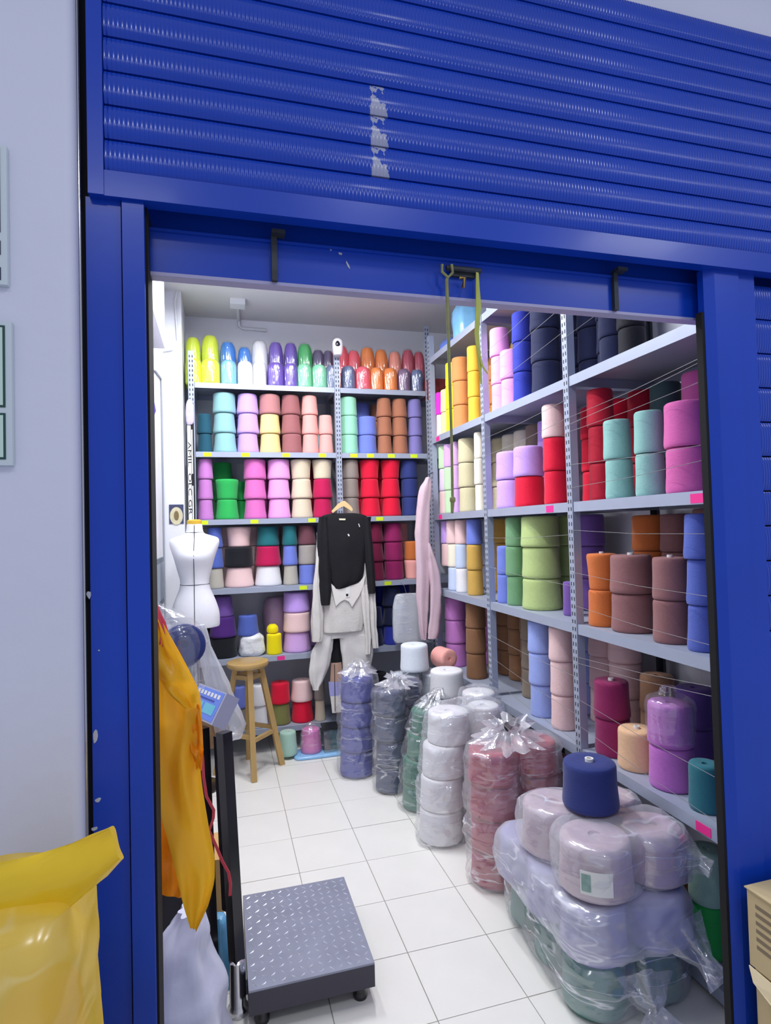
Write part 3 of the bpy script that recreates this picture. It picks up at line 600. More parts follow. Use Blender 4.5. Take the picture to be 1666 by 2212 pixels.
# side shelving cones
def side_shelf(lv, cols, bayname, ref, h=0.157):
    z0 = RZ[lv]; data = []
    for c in cols:
        cx, w, colors = c[:3]; op = c[3] if len(c) > 3 else {}
        px = C3(cx); half = 0.3962*w/2; rec = op.get('rec', 0); r = 0.09
        for _ in range(4):
            X = XF+0.022+r+rec; y = solve_y(px, X, z0+0.2); r = half*depth((X, y, z0+0.2))/F*F/math.hypot(F, px-833); r = min(r, 0.122)
        data.append([y, r, X, r*0.8, colors, op, rec])
    b_ = {'near': 0, 'mid': 1, 'far': 2}[bayname]
    for rc in set(round(d[6], 3) for d in data):
        sub = [d for d in data if round(d[6], 3) == rc]; fit(sub); clamp(sub, PY[b_]+0.022, PY[b_+1]-0.022)
    data.sort(key=lambda d: -d[0])
    for i, (y, r, X, _, colors, op, rec) in enumerate(data):
        z = z0+0.001+op.get('z0', 0); names = TIER[len(colors)]; X = XF+0.022+r+rec
        for k, col in enumerate(colors):
            hh = h*op.get('hs', 1)
            if col is None: z += hh; continue
            ks = op.get('k', 'BBBB'); kk = ks[min(k, len(ks)-1)]; rr = r*random.uniform(0.97, 1)
            lab = '%s cone, %s of %s%s stack from %s, %s side shelf' % (col, names[k], WORDN[i], ' rear' if rec > .15 else '', ref, WORDN[lv])
            cone(col, lab, 'yarn cones on the side shelving', (X+random.uniform(-.002, .003), y+op.get('dy', 0)*k, z), rr, hh*0.994, kk, op.get('core', False) if k == len(colors)-1 else False)
            FS.setdefault((lv, b_), []).append((y, r, rec, col))
            z += hh
REFS = {'far': 'corner upright', 'mid': 'far upright, middle bay', 'near': 'far upright, door bay'}
def SS(lv, bay, cols, h=0.157): side_shelf(lv, cols, bay, REFS[bay], h)
SS(1, 'far', [(62, 50, ['pale pink', 'magenta']), (110, 80, ['pale khaki']*2), (165, 70, ['lemon yellow']*3), (245, 100, ['tan orange']*3), (318, 80, ['golden yellow']*3)])
SS(1, 'mid', [(390, 105, ['candy pink']*3), (475, 120, ['candy pink']*2), (580, 120, ['royal blue']*3), (705, 170, ['midnight navy']*3)])
SS(1, 'near', [(900, 150, ['midnight navy']*3, {'rec': .1}), (1000, 150, ['black']*2, {'rec': .1})])
SS(2, 'far', [(95, 70, ['pale pink', 'pale lilac', 'pale green']), (155, 80, ['pale green', 'pale green', 'lilac']), (215, 60, ['lilac']*3), (282, 110, ['khaki beige']*3), (345, 60, ['cream']*3)])
SS(2, 'mid', [(490, 170, ['lavender']*2), (612, 175, ['bright red', 'lavender'], {}), (757, 140, ['bright red', 'bright red', 'blush pink'])])
SS(2, 'mid', [(430, 110, ['stone brown']*3, {'rec': .2}), (640, 110, ['lavender']*3, {'rec': .2}), (545, 110, ['lavender']*3, {'rec': .2})])
SS(2, 'near', [(955, 150, ['dark red']*3, {'rec': .03}), (1098, 165, ['aqua grey']*2), (1265, 170, ['aqua grey']*2), (1470, 265, ['hot pink']*2)])
SS(2, 'near', [(1160, 170, ['dark red']*3, {'rec': .23}), (1370, 190, ['dark slate']*3, {'rec': .23}), (1560, 220, ['hot pink']*3, {'rec': .23})])
SS(3, 'far', [(110, 75, [None, 'pale pink', 'lavender']), (185, 95, ['pale blue', 'cream', 'blush pink'], {}), (250, 80, ['white', 'pale blue', 'blush pink']), (318, 90, ['ochre', 'ochre', 'periwinkle'])])
SS(3, 'mid', [(455, 105, ['periwinkle']*2), (540, 115, ['leaf green']*3), (680, 220, ['lime green']*3), (845, 110, ['violet'], {'rec': .06})])
SS(3, 'mid', [(470, 110, ['navy']*3, {'rec': .2})])
SS(3, 'near', [(965, 165, ['burnt orange']*2, {'k': 'BC', 'core': True}), (1170, 250, ['cocoa mauve']*2, {'core': True}), (1385, 215, ['cocoa mauve']*2, {'core': True}), (1555, 190, ['cornflower blue']*3, {'k': 'A'})], 0.15)
SS(3, 'near', [(1030, 190, ['burnt orange']*3, {'rec': .22}), (1430, 200, ['cocoa mauve']*3, {'rec': .23})], 0.152)
SS(4, 'far', [(215, 120, ['orchid']*3), (325, 115, ['walnut brown']*3)])
SS(4, 'mid', [(530, 150, ['stone brown']*3, {'rec': .12}), (685, 150, ['sky periwinkle']*3), (800, 150, ['blush pink']*3)])
SS(4, 'near', [(990, 200, ['wine', 'wine'], {'core': True}), (1155, 225, ['peach beige'], {'core': True}), (1385, 265, ['purple orchid', 'purple orchid'], {}), (1565, 200, ['deep teal'], {})], 0.15)
SS(4, 'near', [(1280, 200, ['tan', 'tan'], {'rec': .23}), (1520, 230, ['violet', 'violet'], {'rec': .23})], 0.15)
SS(5, 'near', [(1380, 220, ['rust orange'], {'rec': .06}), (1590, 220, ['emerald green', 'pale mint'], {'rec': .02})], 0.17)
SS(5, 'mid', [(600, 160, ['wine', 'wine'], {}), (760, 160, ['maroon', 'maroon'], {})], 0.16)
SS(5, 'far', [(260, 130, ['black', 'black'], {})], 0.16)

# rows of cones behind the front ones, too many and too hidden to pick apart
def rear_rows(name, spots, label):
    mats = []; V = []; Fs = []; mi = []; src = CM['B']; sv = [v.co.copy() for v in src.vertices]; sf = [tuple(p.vertices) for p in src.polygons]
    for col, (x, y, z), r, h in spots:
        m = yarn(col)
        if m not in mats: mats.append(m)
        n = len(V); V += [(x+v.x*r, y+v.y*r, z+v.z*h) for v in sv]; Fs += [tuple(i+n for i in f) for f in sf]; mi += [mats.index(m)]*len(sf)
    me = bpy.data.meshes.new(name); me.from_pydata(V, [], Fs); [me.materials.append(m) for m in mats]
    me.polygons.foreach_set('material_index', mi); me.polygons.foreach_set('use_smooth', [True]*len(mi)); me.update()
    o = bpy.data.objects.new(name, me); C.objects.link(o); tag(o, label, 'yarn cones', None, 'stuff')
def fill_rear(table, bounds, rr, h, tiers, out, place, skip):
    for (lv, b_), cols in table.items():
        if skip(lv, b_, None): continue
        p, hi = bounds[b_]+0.03+rr, bounds[b_+1]-0.03-rr
        while p <= hi:
            if skip(lv, b_, p) or any(rec > 0.04 and abs(p-q) < r+rr+0.003 for q, r, rec, c in cols): p += 0.008; continue
            col = min(cols, key=lambda c: abs(c[0]-p))[3]
            for k in range(tiers): out.append((col, place(p, lv, k*h), rr, h*0.99))
            p += 2*rr+0.004
fill_rear(FB, PX, 0.068, 0.138, 3, REAR_B, lambda p, lv, dz: (p, 4.383, BZ[lv]+0.002+dz), lambda lv, b_, p: lv == 5 or (p is not None and lv == 4 and -0.05 < p < 0.62))
fill_rear(FS, PY, 0.074, 0.157, 3, REAR_S, lambda p, lv, dz: (1.772, p, RZ[lv]+0.002+dz), lambda lv, b_, p: lv == 5 or (lv == 1 and b_ == 0))
rear_rows('rear_yarn_cones', REAR_B, 'rows of yarn cones packed behind the front stacks of the back shelving')
rear_rows('rear_yarn_cones', REAR_S, 'rows of yarn cones packed behind the front stacks of the side shelving')
# ------------------------------------------------------------------ wrapped bundles on the top back shelf
NEON = {'neon yellow': 'E6FF20', 'bright blue': '2E84DE', 'sky blue': '7FC4EC', 'bright white': 'F4F4FA', 'purple': '6A48B4', 'green': '35B25C', 'mint green': '84D8A8', 'dark purple': '4B3C66',
        'slate': '5E6C94', 'coral': 'FF5A6C', 'orange': 'FF8A28', 'salmon': 'FF9A82', 'raspberry': 'C8445C', 'mauve': '7C5C80', 'dark red': '8A2A36'}
bun = MB().lathe([(0.4, 0), (0.9, 0.0), (1.0, 0.05), (1.0, 0.30), (1.0, 0.66), (0.97, 0.80), (0.86, 0.91), (0.60, 0.98), (0.2, 1.0)], 20).mesh('bundle_body', 60)
mb = MB(); rings = []
for i, (r, z) in enumerate([(0.5, -0.005), (1.03, 0.0), (1.06, 0.08), (1.06, 0.33), (1.06, 0.5), (1.06, 0.68), (1.02, 0.83), (0.91, 0.94), (0.63, 1.01), (0.2, 1.03)]):
    rings.append([(r*(1+0.035*math.sin(5*t*math.pi/14+i*1.3)+0.03*nz(t, i, 0, .9))*math.cos(t*math.pi/14), r*(1+0.035*math.sin(5*t*math.pi/14+i*1.3))*math.sin(t*math.pi/14), z) for t in range(28)])
wrp = mb.loft(rings).mesh('bundle_wrap', 70)
def bundle(cx, w, col, tier, i, y, z, h, ref):
    px = C1(cx); x = solve_x(px, y, z+h/2); r = 0.3481*w/2*depth((x, y, z))/F*1.06
    t = thing('yarn_bundle', '%s wrapped bundle, %s row, %s from %s, top back shelf' % (col, tier, WORDN[i], ref), 'yarn bundle', (x, y, z), 'wrapped bundles on the top back shelf')
    o = obj('bundle_body', bun, P('bundle '+col, NEON[col], 0.6, var=0.12, vscale=3, bump=0.2, bscale=12), t); o.scale = (r*0.975, r*0.975, h*1.0)
    o = obj('wrapper', wrp, wrapm, t); o.scale = (r*0.975, r*0.975, h*1.0)
LOWER = [(110, 95, 'neon yellow'), (215, 110, 'neon yellow'), (328, 92, 'sky blue'), (430, 90, 'bright white'), (520, 80, 'bright white'), (620, 95, 'purple'), (712, 82, 'purple'), (798, 88, 'mint green'), (890, 90, 'mint green'), (965, 66, 'slate'),
         (1070, 84, 'slate'), (1160, 92, 'coral'), (1245, 80, 'orange'), (1330, 85, 'orange'), (1415, 78, 'mauve'), (1495, 78, 'slate')]
UPPER = [(108, 88, 'neon yellow', 0), (215, 100, 'neon yellow', .02), (325, 92, 'bright blue', -.02), (428, 78, 'bright blue', -.05), (522, 92, 'bright white', 0), (622, 84, 'purple', 0), (715, 78, 'purple', 0), (803, 88, 'green', 0), (885, 74, 'dark purple', -.04),
         (948, 66, 'dark purple', -.04), (1022, 98, 'coral', 0), (1105, 78, 'coral', -.03), (1190, 86, 'orange', 0), (1275, 78, 'orange', -.01), (1360, 78, 'salmon', -.02), (1442, 74, 'raspberry', 0), (1510, 66, 'raspberry', -.01), (1580, 60, 'dark red', 0)]
for i, (cx, w, c) in enumerate(LOWER): bundle(cx, w, c, 'front', i, YF+0.075, BZ[0]+0.001, 0.175, MU)
for i, (cx, w, c, dz) in enumerate(UPPER): bundle(cx, w, c, 'raised rear', i, YF+0.21, BZ[0]+0.001, 0.365+dz, MU)
# security camera on the middle upright
cpos = WY(728, 752, YF-0.03)
t = thing('security_camera', 'white security camera with a dark lens on the middle upright', 'camera', (cpos.x, YF-0.02, cpos.z))
wp = P('white plastic', 'EDEAF2', 0.35, coat=0.3)
rel(soft([(cpos.x, YF-0.055, cpos.z-0.060, 0.022, 0.02), (cpos.x, YF-0.055, cpos.z-0.052, 0.030, 0.03), (cpos.x, YF-0.055, cpos.z, 0.036, 0.035), (cpos.x, YF-0.055, cpos.z+0.04, 0.033, 0.032), (cpos.x, YF-0.055, cpos.z+0.06, 0.015, 0.015)], 24, 2.6).build('body', wp, t, 60), t)
rel(soft([(cpos.x-0.006, YF-0.09, cpos.z-0.005, 0.008, 0.006), (cpos.x-0.006, YF-0.09, cpos.z+0.005, 0.018, 0.008), (cpos.x-0.006, YF-0.09, cpos.z+0.022, 0.014, 0.008), (cpos.x-0.006, YF-0.09, cpos.z+0.032, 0.006, 0.005)], 18, 2).build('lens', P('lens black', '0C0E1C', 0.1, coat=1), t, 60), t)
rel(MB().box(cpos.x-0.012, cpos.x+0.012, YF-0.03, YF-0.004, cpos.z-0.03, cpos.z+0.02).build('bracket', wp, t), t)
# lettered strip hanging on the dress form upright
zt, zb = WY(415, 912, YF-0.012).z, WY(415, 1128, YF-0.012).z; xs = WY(412, 1000, YF-0.012).x
t = thing('lettered_strip', 'narrow black and white strip with sideways lettering on the shelf upright', 'strip', (xs, YF-0.012, zb))
rel(MB().box(xs-0.022, xs+0.024, YF-0.013, YF-0.010, zb, zt).build('strip', P('black cloth', '15161C', 0.8), t), t)
rel(MB().box(xs-0.018, xs+0.004, YF-0.0145, YF-0.0131, zb+0.01, zt-0.005).build('white_band', white_p, t), t)
rel(MB().box(xs+0.007, xs+0.015, YF-0.0145, YF-0.0131, zb+0.01, zb+0.24).box(xs+0.007, xs+0.015, YF-0.0145, YF-0.0131, zb+0.32, zt-0.05).build('white_band', white_p, t), t)
o = obj('lettering', text_mesh('AMIL  OLC GR', 0.036), P('black print', '0D0D12', 0.7), t); o.rotation_euler = (math.pi/2, math.pi/2, 0)
o.location = Vector((xs-0.007, YF-0.0150, (zt+zb)/2-0.04))-t.location; o.scale = (2.1, 0.8, 1)
zc = WY(413, 890, YF-0.012).z
tag(soft([(xs-0.002, YF-0.016, zc-0.085, 0.016, 0.008), (xs, YF-0.018, zc-0.06, 0.026, 0.011), (xs, YF-0.018, zc+0.03, 0.026, 0.011), (xs, YF-0.018, zc+0.07, 0.016, 0.008), (xs, YF-0.016, zc+0.085, 0.004, 0.004)], 20, 3, wr=0.003, ws=40).build('rolled_bag', P('lilac plastic', 'C4B8D8', 0.25, coat=0.4, var=0.3, vscale=30), None, 60), 'small rolled lilac plastic bag hung above the lettered strip', 'bag')

# ------------------------------------------------------------------ dress form
t = thing('dress_form', 'white fabric dress form torso with black seam lines', 'dress form', (-0.155, 3.70, 0))
linen = P('white linen', 'E6E6EC', 0.8, var=0.03, vscale=20, bump=0.08, bscale=120); seam = P('black seam', '2A2C34', 0.8)
fr = [(-0.155, 3.70, 0.948, 0.137, 0.105), (-0.155, 3.70, 0.965, 0.140, 0.108), (-0.155, 3.70, 1.03, 0.138, 0.108), (-0.155, 3.70, 1.10, 0.118, 0.098), (-0.155, 3.70, 1.20, 0.082, 0.075), (-0.155, 3.70, 1.29, 0.100, 0.085),
      (-0.154, 3.695, 1.36, 0.118, 0.105), (-0.153, 3.70, 1.42, 0.138, 0.088), (-0.152, 3.70, 1.455, 0.142, 0.07), (-0.151, 3.70, 1.475, 0.128, 0.055), (-0.151, 3.70, 1.49, 0.085, 0.05), (-0.151, 3.70, 1.505, 0.053, 0.047), (-0.151, 3.70, 1.545, 0.045, 0.043), (-0.151, 3.70, 1.557, 0.043, 0.041)]
rel(soft(fr, 40, 2.15).build('torso', linen, t, 60), t)
rel(MB().lathe([(0.02, 0), (0.042, 0), (0.043, 0.022), (0.03, 0.028), (0.01, 0.028)], 24, (-0.151, 3.70, 1.556)).build('neck_cap', P('yellow cap', 'E0B63A', 0.5), t, 50), t)
def front(z, off=0.0012):
    for a, b in zip(fr, fr[1:]):
        if a[2] <= z <= b[2]: k = (z-a[2])/(b[2]-a[2]); return Vector((a[0]+(b[0]-a[0])*k, a[1]+(b[1]-a[1])*k-(a[4]+(b[4]-a[4])*k)-off, z))
rel(MB().ribbon([front(0.95+i*0.02) for i in range(31)], 0.0035, 0.0012).build('seam', seam, t), t)
ring = [(-0.155+0.0835*math.cos(2*math.pi*k/40), 3.70+0.0765*math.sin(2*math.pi*k/40), 1.20) for k in range(41)]
rel(MB().tube(ring, 0.0016, 6).build('seam', seam, t), t)
ring = [(-0.151+0.053*math.cos(2*math.pi*k/30), 3.70+0.0475*math.sin(2*math.pi*k/30), 1.507) for k in range(31)]
rel(MB().tube(ring, 0.0012, 6).build('seam', seam, t), t)
rel(MB().tube([(-0.155, 3.70, 0.0), (-0.155, 3.70, 0.96)], 0.014).build('pole', chrome, t, 50), t)
rel(MB().lathe([(0.02, 0), (0.13, 0), (0.13, 0.012), (0.03, 0.03), (0.015, 0.05)], 24, (-0.155, 3.70, 0)).build('base', blackm, t, 50), t)

# ------------------------------------------------------------------ stool
st = thing('wooden_stool', 'round-topped wooden stool with four splayed legs', 'stool', (0.15, 3.86, 0))
rel(MB().lathe([(0.05, 0), (0.118, 0), (0.128, 0.008), (0.130, 0.02), (0.127, 0.032), (0.118, 0.036), (0.04, 0.036)], 36, (0.148, 3.84, 0.655)).build('seat', wood, st, 50), st)
feet = [(0.165, 3.68), (0.352, 3.89), (0.15, 4.06), (-0.055, 3.87)]; tops = [(0.155, 3.765), (0.225, 3.85), (0.15, 3.92), (0.075, 3.84)]
def leg(a, b, w=0.017):
    A, B = Vector(a), Vector(b); d = (B-A).normalized(); s = Vector((0, 0, 1)).cross(d)
    s = s.normalized() if s.length > 1e-3 else Vector((1, 0, 0)); q = d.cross(s)
    return MB().loft([[p+s*w*u+q*w*v for u, v in ((-1, -1), (1, -1), (1, 1), (-1, 1))] for p in (A, B)])
for f_, t_ in zip(feet, tops): rel(leg((*f_, 0), (*t_, 0.656), 0.0165).build('leg', wood, st), st)
def at(i, z): k = z/0.656; return (feet[i][0]+(tops[i][0]-feet[i][0])*k, feet[i][1]+(tops[i][1]-feet[i][1])*k, z)
for i, z in enumerate((0.23, 0.25, 0.23, 0.25)): rel(leg(at(i, z), at((i+1) % 4, z), 0.011).build('stretcher', wood, st), st)
for i, z in enumerate((0.60, 0.60, 0.60, 0.60)): rel(leg(at(i, z), at((i+1) % 4, z), 0.013).build('seat_rail', wood, st), st)

# ------------------------------------------------------------------ platform scale
sc = thing('platform_scale', 'grey diamond-plate platform scale with a black column', 'scale', (0.25, 2.1, 0))
steel_d = P('worn steel plate', '8A8EA0', 0.42, 0.2, var=0.22, vscale=9, bump=0.1, bscale=50)
PX0, PX1, PY0, PY1, PZ = 0.055, 0.445, 1.86, 2.345, 0.125
rel(MB().box(PX0, PX1, PY0, PY1, PZ-0.006, PZ).build('platform', steel_d, sc), sc)
rel(MB().box(PX0, PX1, PY0, PY0+0.005, PZ-0.075, PZ-0.006).box(PX0, PX1, PY1-0.005, PY1, PZ-0.075, PZ-0.006).box(PX0, PX0+0.005, PY0+0.005, PY1-0.005, PZ-0.075, PZ-0.006).box(PX1-0.005, PX1, PY0+0.005, PY1-0.005, PZ-0.075, PZ-0.006).build('skirt', P('dark skirt steel', '3E3C48', 0.45, 0.3), sc), sc)
rel(MB().box(PX0+0.03, PX1-0.03, PY0+0.03, PY1-0.03, PZ-0.07, PZ-0.006).build('frame', blackm, sc), sc)
mb = MB()
i = 0
for iy in range(16):
    for ix in range(13):
        x = PX0+0.02+ix*0.0295; y = PY0+0.02+iy*0.0297
        a = math.radians(35 if (ix+iy) % 2 else -55)*1.0; M = Matrix.Translation((x, y, PZ)) @ Matrix.Rotation(a, 4, 'Z')
        vs = [M @ Vector(v) for v in ((-0.013, 0, 0), (0, -0.0035, 0), (0.013, 0, 0), (0, 0.0035, 0), (-0.005, 0, 0.0022), (0.005, 0, 0.0022))]
        mb.add(vs, [(0, 1, 5, 4), (1, 2, 5), (2, 3, 4, 5), (3, 0, 4)])
o = rel(mb.build('tread_pattern', P('tread steel', 'C4C8D4', 0.25, 0.4), sc), sc); o['kind'] = 'stuff'
for x in (PX0+0.04, PX1-0.04):
    for y in (PY0+0.04, PY1-0.04): rel(MB().lathe([(0.01, 0), (0.022, 0), (0.024, 0.012), (0.018, 0.02), (0.018, 0.052)], 16, (x, y, 0.0)).build('foot', blackm, sc, 50), sc)
cb = Vector((0.020, 1.965, 0)); ct = Vector((-0.004, 2.0, 0.83))
rel(leg((0.024, 1.955, 0.16), (-0.002, 1.99, 0.86), 0.018).build('column', blackm, sc), sc)
rel(MB().lathe([(0.01, 0), (0.032, 0), (0.032, 0.02), (0.025, 0.03), (0.025, 0.16), (0.01, 0.17)], 20, (0.025, 1.953, 0)).build('chrome_collar', chrome, sc, 50), sc)
rel(MB().box(0.0, 0.08, 1.95, 1.98, 0.05, 0.075).build('foot_bracket', blackm, sc), sc)
rel(leg((-0.005, 1.99, 0.30), (-0.022, 2.02, 0.84), 0.010).build('cable_guard', blackm, sc), sc)
# indicator head
M = Matrix.Translation((-0.040, 2.00, 0.945)) @ Matrix.Rotation(math.radians(-62), 4, 'Z') @ Matrix.Rotation(math.radians(-32), 4, 'X') @ Matrix.Scale(0.92, 4)
hd = rel(MB().box(-0.10, 0.10, -0.025, 0.03, -0.055, 0.055, M).build('indicator_head', P('grey indicator shell', 'A9ABC4', 0.4), sc), sc)
def hp(name, x0, x1, z0, z1, d, m):
    o = MB().box(x0, x1, -0.025-d, -0.024, z0, z1, M).build(name, m, hd)
hp('face_panel', -0.095, 0.09, -0.048, 0.050, 0.001, P('blue face', '6C8CE8', 0.3))
for k in range(2): hp('display_window', -0.085+k*0.085, -0.012+k*0.085, -0.030, 0.004, 0.0018, P('teal display', '5FC0D8', 0.15, coat=0.6))
for k in range(7): hp('key', -0.085+k*0.024, -0.070+k*0.024, 0.026, 0.040, 0.0022, white_p)
hp('brand_stripe', -0.085, 0.05, 0.012, 0.018, 0.0018, P('indigo print', '3448A8', 0.4))
for i, (a_, b_) in enumerate((((-0.085, 0.022), (-0.06, 0.018)),)): pass

# ------------------------------------------------------------------ hanging things by the door, left side
ywl = thin_plastic('yellow plastic', 'FFD236', through=0.55, thru='FFE27A'); yw_in = thin_plastic('orange plastic', 'FFB424', through=0.5, thru='FFC860')
YBG = 1.36
t = thing('yellow_bag', 'long folded yellow plastic bag hanging inside the door post', 'bag', (-0.09, YBG, 0.66))
def sheet(pts, Y, amp, fr_, name, mat, th=0.0012, ph0=0):
    """pts rows (py, pxl, pxr): a folded plastic sheet with pleats, real thickness"""
    rings = []; rows = []; nr = 34; m = 26
    for i in range(nr):
        u = i/(nr-1)*(len(pts)-1); k = min(int(u), len(pts)-2); f = u-k
        py = pts[k][0]+(pts[k+1][0]-pts[k][0])*f; l = pts[k][1]+(pts[k+1][1]-pts[k][1])*f; r = pts[k][2]+(pts[k+1][2]-pts[k][2])*f
        row = []
        for j in range(m):
            s = j/(m-1); q = WY(l+(r-l)*s, py, Y)
            u_ = (s*fr_+ph0+0.35*nz(s*1.5+ph0*7, i*0.09, ph0*3)+0.02*i); tri = 0.5+0.5*math.sin(2*math.pi*u_)*(0.4+0.6*abs(nz(i*0.11, ph0*5, s)))
            row.append(Vector((q.x, q.y+amp*(tri-0.5)+0.018*nz(s*2.5, i*0.14, ph0*9), q.z)))
        rows.append(row)
    V = [v for r in rows for v in r]+[v+Vector((0, th*2, 0)) for r in rows for v in r]; N = nr*m; Fc = []
    for i in range(nr-1):
        for j in range(m-1):
            a = i*m+j; Fc.append((a, a+1, a+m+1, a+m)); Fc.append((a+N, a+m+N, a+m+1+N, a+1+N))
    for i in range(nr-1): a = i*m; Fc.append((a, a+m, a+m+N, a+N)); a += m-1; Fc.append((a, a+N, a+m+N, a+m))
    for j in range(m-1): a = j; Fc.append((a, a+N, a+1+N, a+1)); a = (nr-1)*m+j; Fc.append((a, a+1, a+1+N, a+N))
    return MB().add(V, Fc).build(name, mat, None, 35)
def child(o, t): o.parent = t; o.location = -t.location; return o
child(sheet([(1335, 322, 345), (1420, 322, 392), (1500, 321, 432), (1560, 322, 436), (1640, 323, 430), (1700, 332, 436), (1780, 352, 450), (1850, 372, 464), (1900, 384, 464), (1950, 395, 452), (2008, 412, 424)], YBG, 0.024, 1.7, 'front_panel', ywl, ph0=0.3), t)
child(sheet([(1500, 324, 420), (1700, 326, 420), (1850, 333, 410), (1932, 337, 400)], YBG+0.045, 0.02, 1.6, 'back_panel', yw_in, ph0=0.6), t)
child(sheet([(1330, 321, 338), (1400, 321, 372), (1460, 335, 410), (1500, 368, 428), (1530, 400, 424)], YBG-0.03, 0.015, 1.3, 'folded_flap', ywl, ph0=0.1), t)
child(sheet([(1430, 319, 336), (1520, 319, 338), (1600, 319, 336), (1625, 319, 324)], YBG-0.028, 0.012, 1.0, 'side_fold', ywl, ph0=0.5), t)
child(sheet([(1520, 402, 430), (1570, 405, 437), (1620, 412, 440), (1660, 424, 436)], YBG+0.012, 0.012, 1.0, 'inner_fold', yw_in, ph0=0.2), t)
# red strings
redm = P('red raffia', 'C8324A', 0.5, var=0.25, vscale=60)
t = thing('red_string_bundle', 'bunch of red plastic strings hanging over the yellow bag', 'string', (-0.13, 1.33, 1.3))
for k in range(9):
    a = WY(322+k*0.8, 1255+k*5, 1.40-k*0.004); b = WY(338+k*2.2, 1320+k*3, 1.34+k*0.006); c = WY(346+k*4.4, 1392+k*5, 1.33+k*0.008)
    rel(MB().tube([a, (a+b)/2+Vector((0.003, 0, -0.004)), b, c], 0.0022, 6).build('strand', redm, t, 60), t)
pts = [WY(px, py, 1.90) for px, py in ((432, 1595), (438, 1640), (440, 1680), (446, 1720), (462, 1750), (461, 1768), (452, 1795), (468, 1830), (480, 1860), (494, 1885), (498, 1910), (497, 1935))]
tag(MB().ribbon(pts, 0.009, 0.0012, (0.8, -0.3, 0.2)).build('red_ribbon', P('coral ribbon', 'CC4450', 0.5), None, 50), 'thin red plastic ribbon trailing down the scale column', 'ribbon')
# clear bag with a dark cone, above the indicator
c = WY(393, 1403, 1.78)
cone('navy', 'navy yarn cone inside a clear bag beside the yellow bag', None, c+Vector((-0.005, 0.03, 0.0)), 0.062, 0.10, 'B', False, (math.radians(75), math.radians(-20), math.radians(15)))
cbag = thing('clear_bag', 'clear plastic bag holding a navy cone behind the red strings', 'bag', (c.x, c.y, c.z-0.14))
child(soft([(c.x+0.01, c.y, c.z-0.14, 0.02, 0.03), (c.x+0.008, c.y, c.z-0.11, 0.055, 0.065), (c.x, c.y, c.z, 0.082, 0.085), (c.x-0.02, c.y, c.z+0.07, 0.07, 0.07), (c.x-0.05, c.y-0.01, c.z+0.11, 0.045, 0.04), (c.x-0.08, c.y-0.02, c.z+0.14, 0.02, 0.02)], 30, 2.2, wr=0.014, ws=14).build('film', clear, None, 60), cbag)
child(MB().tube([(c.x-0.075, c.y-0.02, c.z+0.11), (c.x-0.09, c.y-0.02, c.z+0.16), (XL-0.001, c.y, c.z+0.2)], 0.003, 6).build('cord', redm, None, 60), cbag)
# whitish plastic bag behind the indicator
bagw = film('milky film', 'E6E8EE', 0.45, 0.4, 0.14, (10, 10, 8))
data = [(1350, 428, 440), (1380, 434, 452), (1430, 440, 470), (1480, 448, 490), (1530, 455, 512), (1570, 462, 530), (1595, 470, 522)]
tag(soft(rows_px(data, 2.16, [0.01, 0.02, 0.03, 0.04, 0.05, 0.05, 0.03]), 30, 2.2, wr=0.012, ws=14, folds=7, famp=0.004).build('milky_bag', bagw, None, 60), 'crumpled milky plastic bag behind the scale indicator', 'bag')
tag(soft([(a, y, z, rx, ry) for a, y, z, rx, ry in [(-0.06, 2.19, 0.76, 0.05, 0.05), (-0.06, 2.19, 0.80, 0.062, 0.06), (-0.065, 2.19, 0.88, 0.055, 0.05), (-0.075, 2.19, 0.94, 0.03, 0.03)]], 24, 2.4, wr=0.012, ws=18).build('orange_pouch', P('tan pouch', 'B08A60', 0.6, var=0.3, vscale=30), None, 60), 'tan pouch tucked under the scale indicator', 'pouch')
# dark back post
tag(leg((-0.055, 2.02, 0.0), (-0.075, 2.06, 0.86), 0.020).build('dark_post', blackm), 'dark post standing behind the scale column', 'post')
# white bag at the bottom left, dark cloth, boxes
Yw = 1.60
rows = rows_px([(2212, 300, 496), (2150, 305, 486), (2100, 318, 470), (2050, 335, 452), (2010, 352, 442), (1985, 372, 440), (1965, 385, 434)], Yw, [0.13, 0.125, 0.11, 0.09, 0.06, 0.04, 0.03])
b0 = rows[0]; rows = [(b0[0], Yw, 0.002, b0[3]*0.9, 0.12), (b0[0], Yw, 0.03, b0[3]*1.03, 0.14), (b0[0], Yw, 0.12, b0[3]*1.04, 0.14)]+rows
t = thing('white_bag', 'white plastic carrier bag slumped on the floor below the yellow bag', 'bag', (b0[0], Yw, 0))
rel(soft(rows, 36, 2.3, wr=0.02, ws=9, folds=6, famp=0.006).build('body', P('white carrier plastic', 'C9CAE0', 0.3, coat=0.2, var=0.12, vscale=10, bump=0.3, bscale=12), t, 60), t)
tag(soft([(-0.21, 1.90, 0.001, 0.12, 0.12), (-0.21, 1.90, 0.12, 0.13, 0.13), (-0.21, 1.90, 0.3, 0.12, 0.11), (-0.21, 1.90, 0.46, 0.09, 0.08), (-0.21, 1.90, 0.56, 0.04, 0.04)], 30, 2.2, wr=0.03, ws=10).build('dark_bag', P('black cloth bag', '14121A', 0.7, var=0.4, vscale=12), None, 60), 'black cloth bag on the floor behind the white carrier bag', 'bag')
tag(MB().box(-0.16, -0.015, 2.22, 2.42, 0.0, 0.34).build('carton', P('kraft board', 'C79C62', 0.8, var=0.08)), 'brown carton on the floor behind the dark post', 'box')
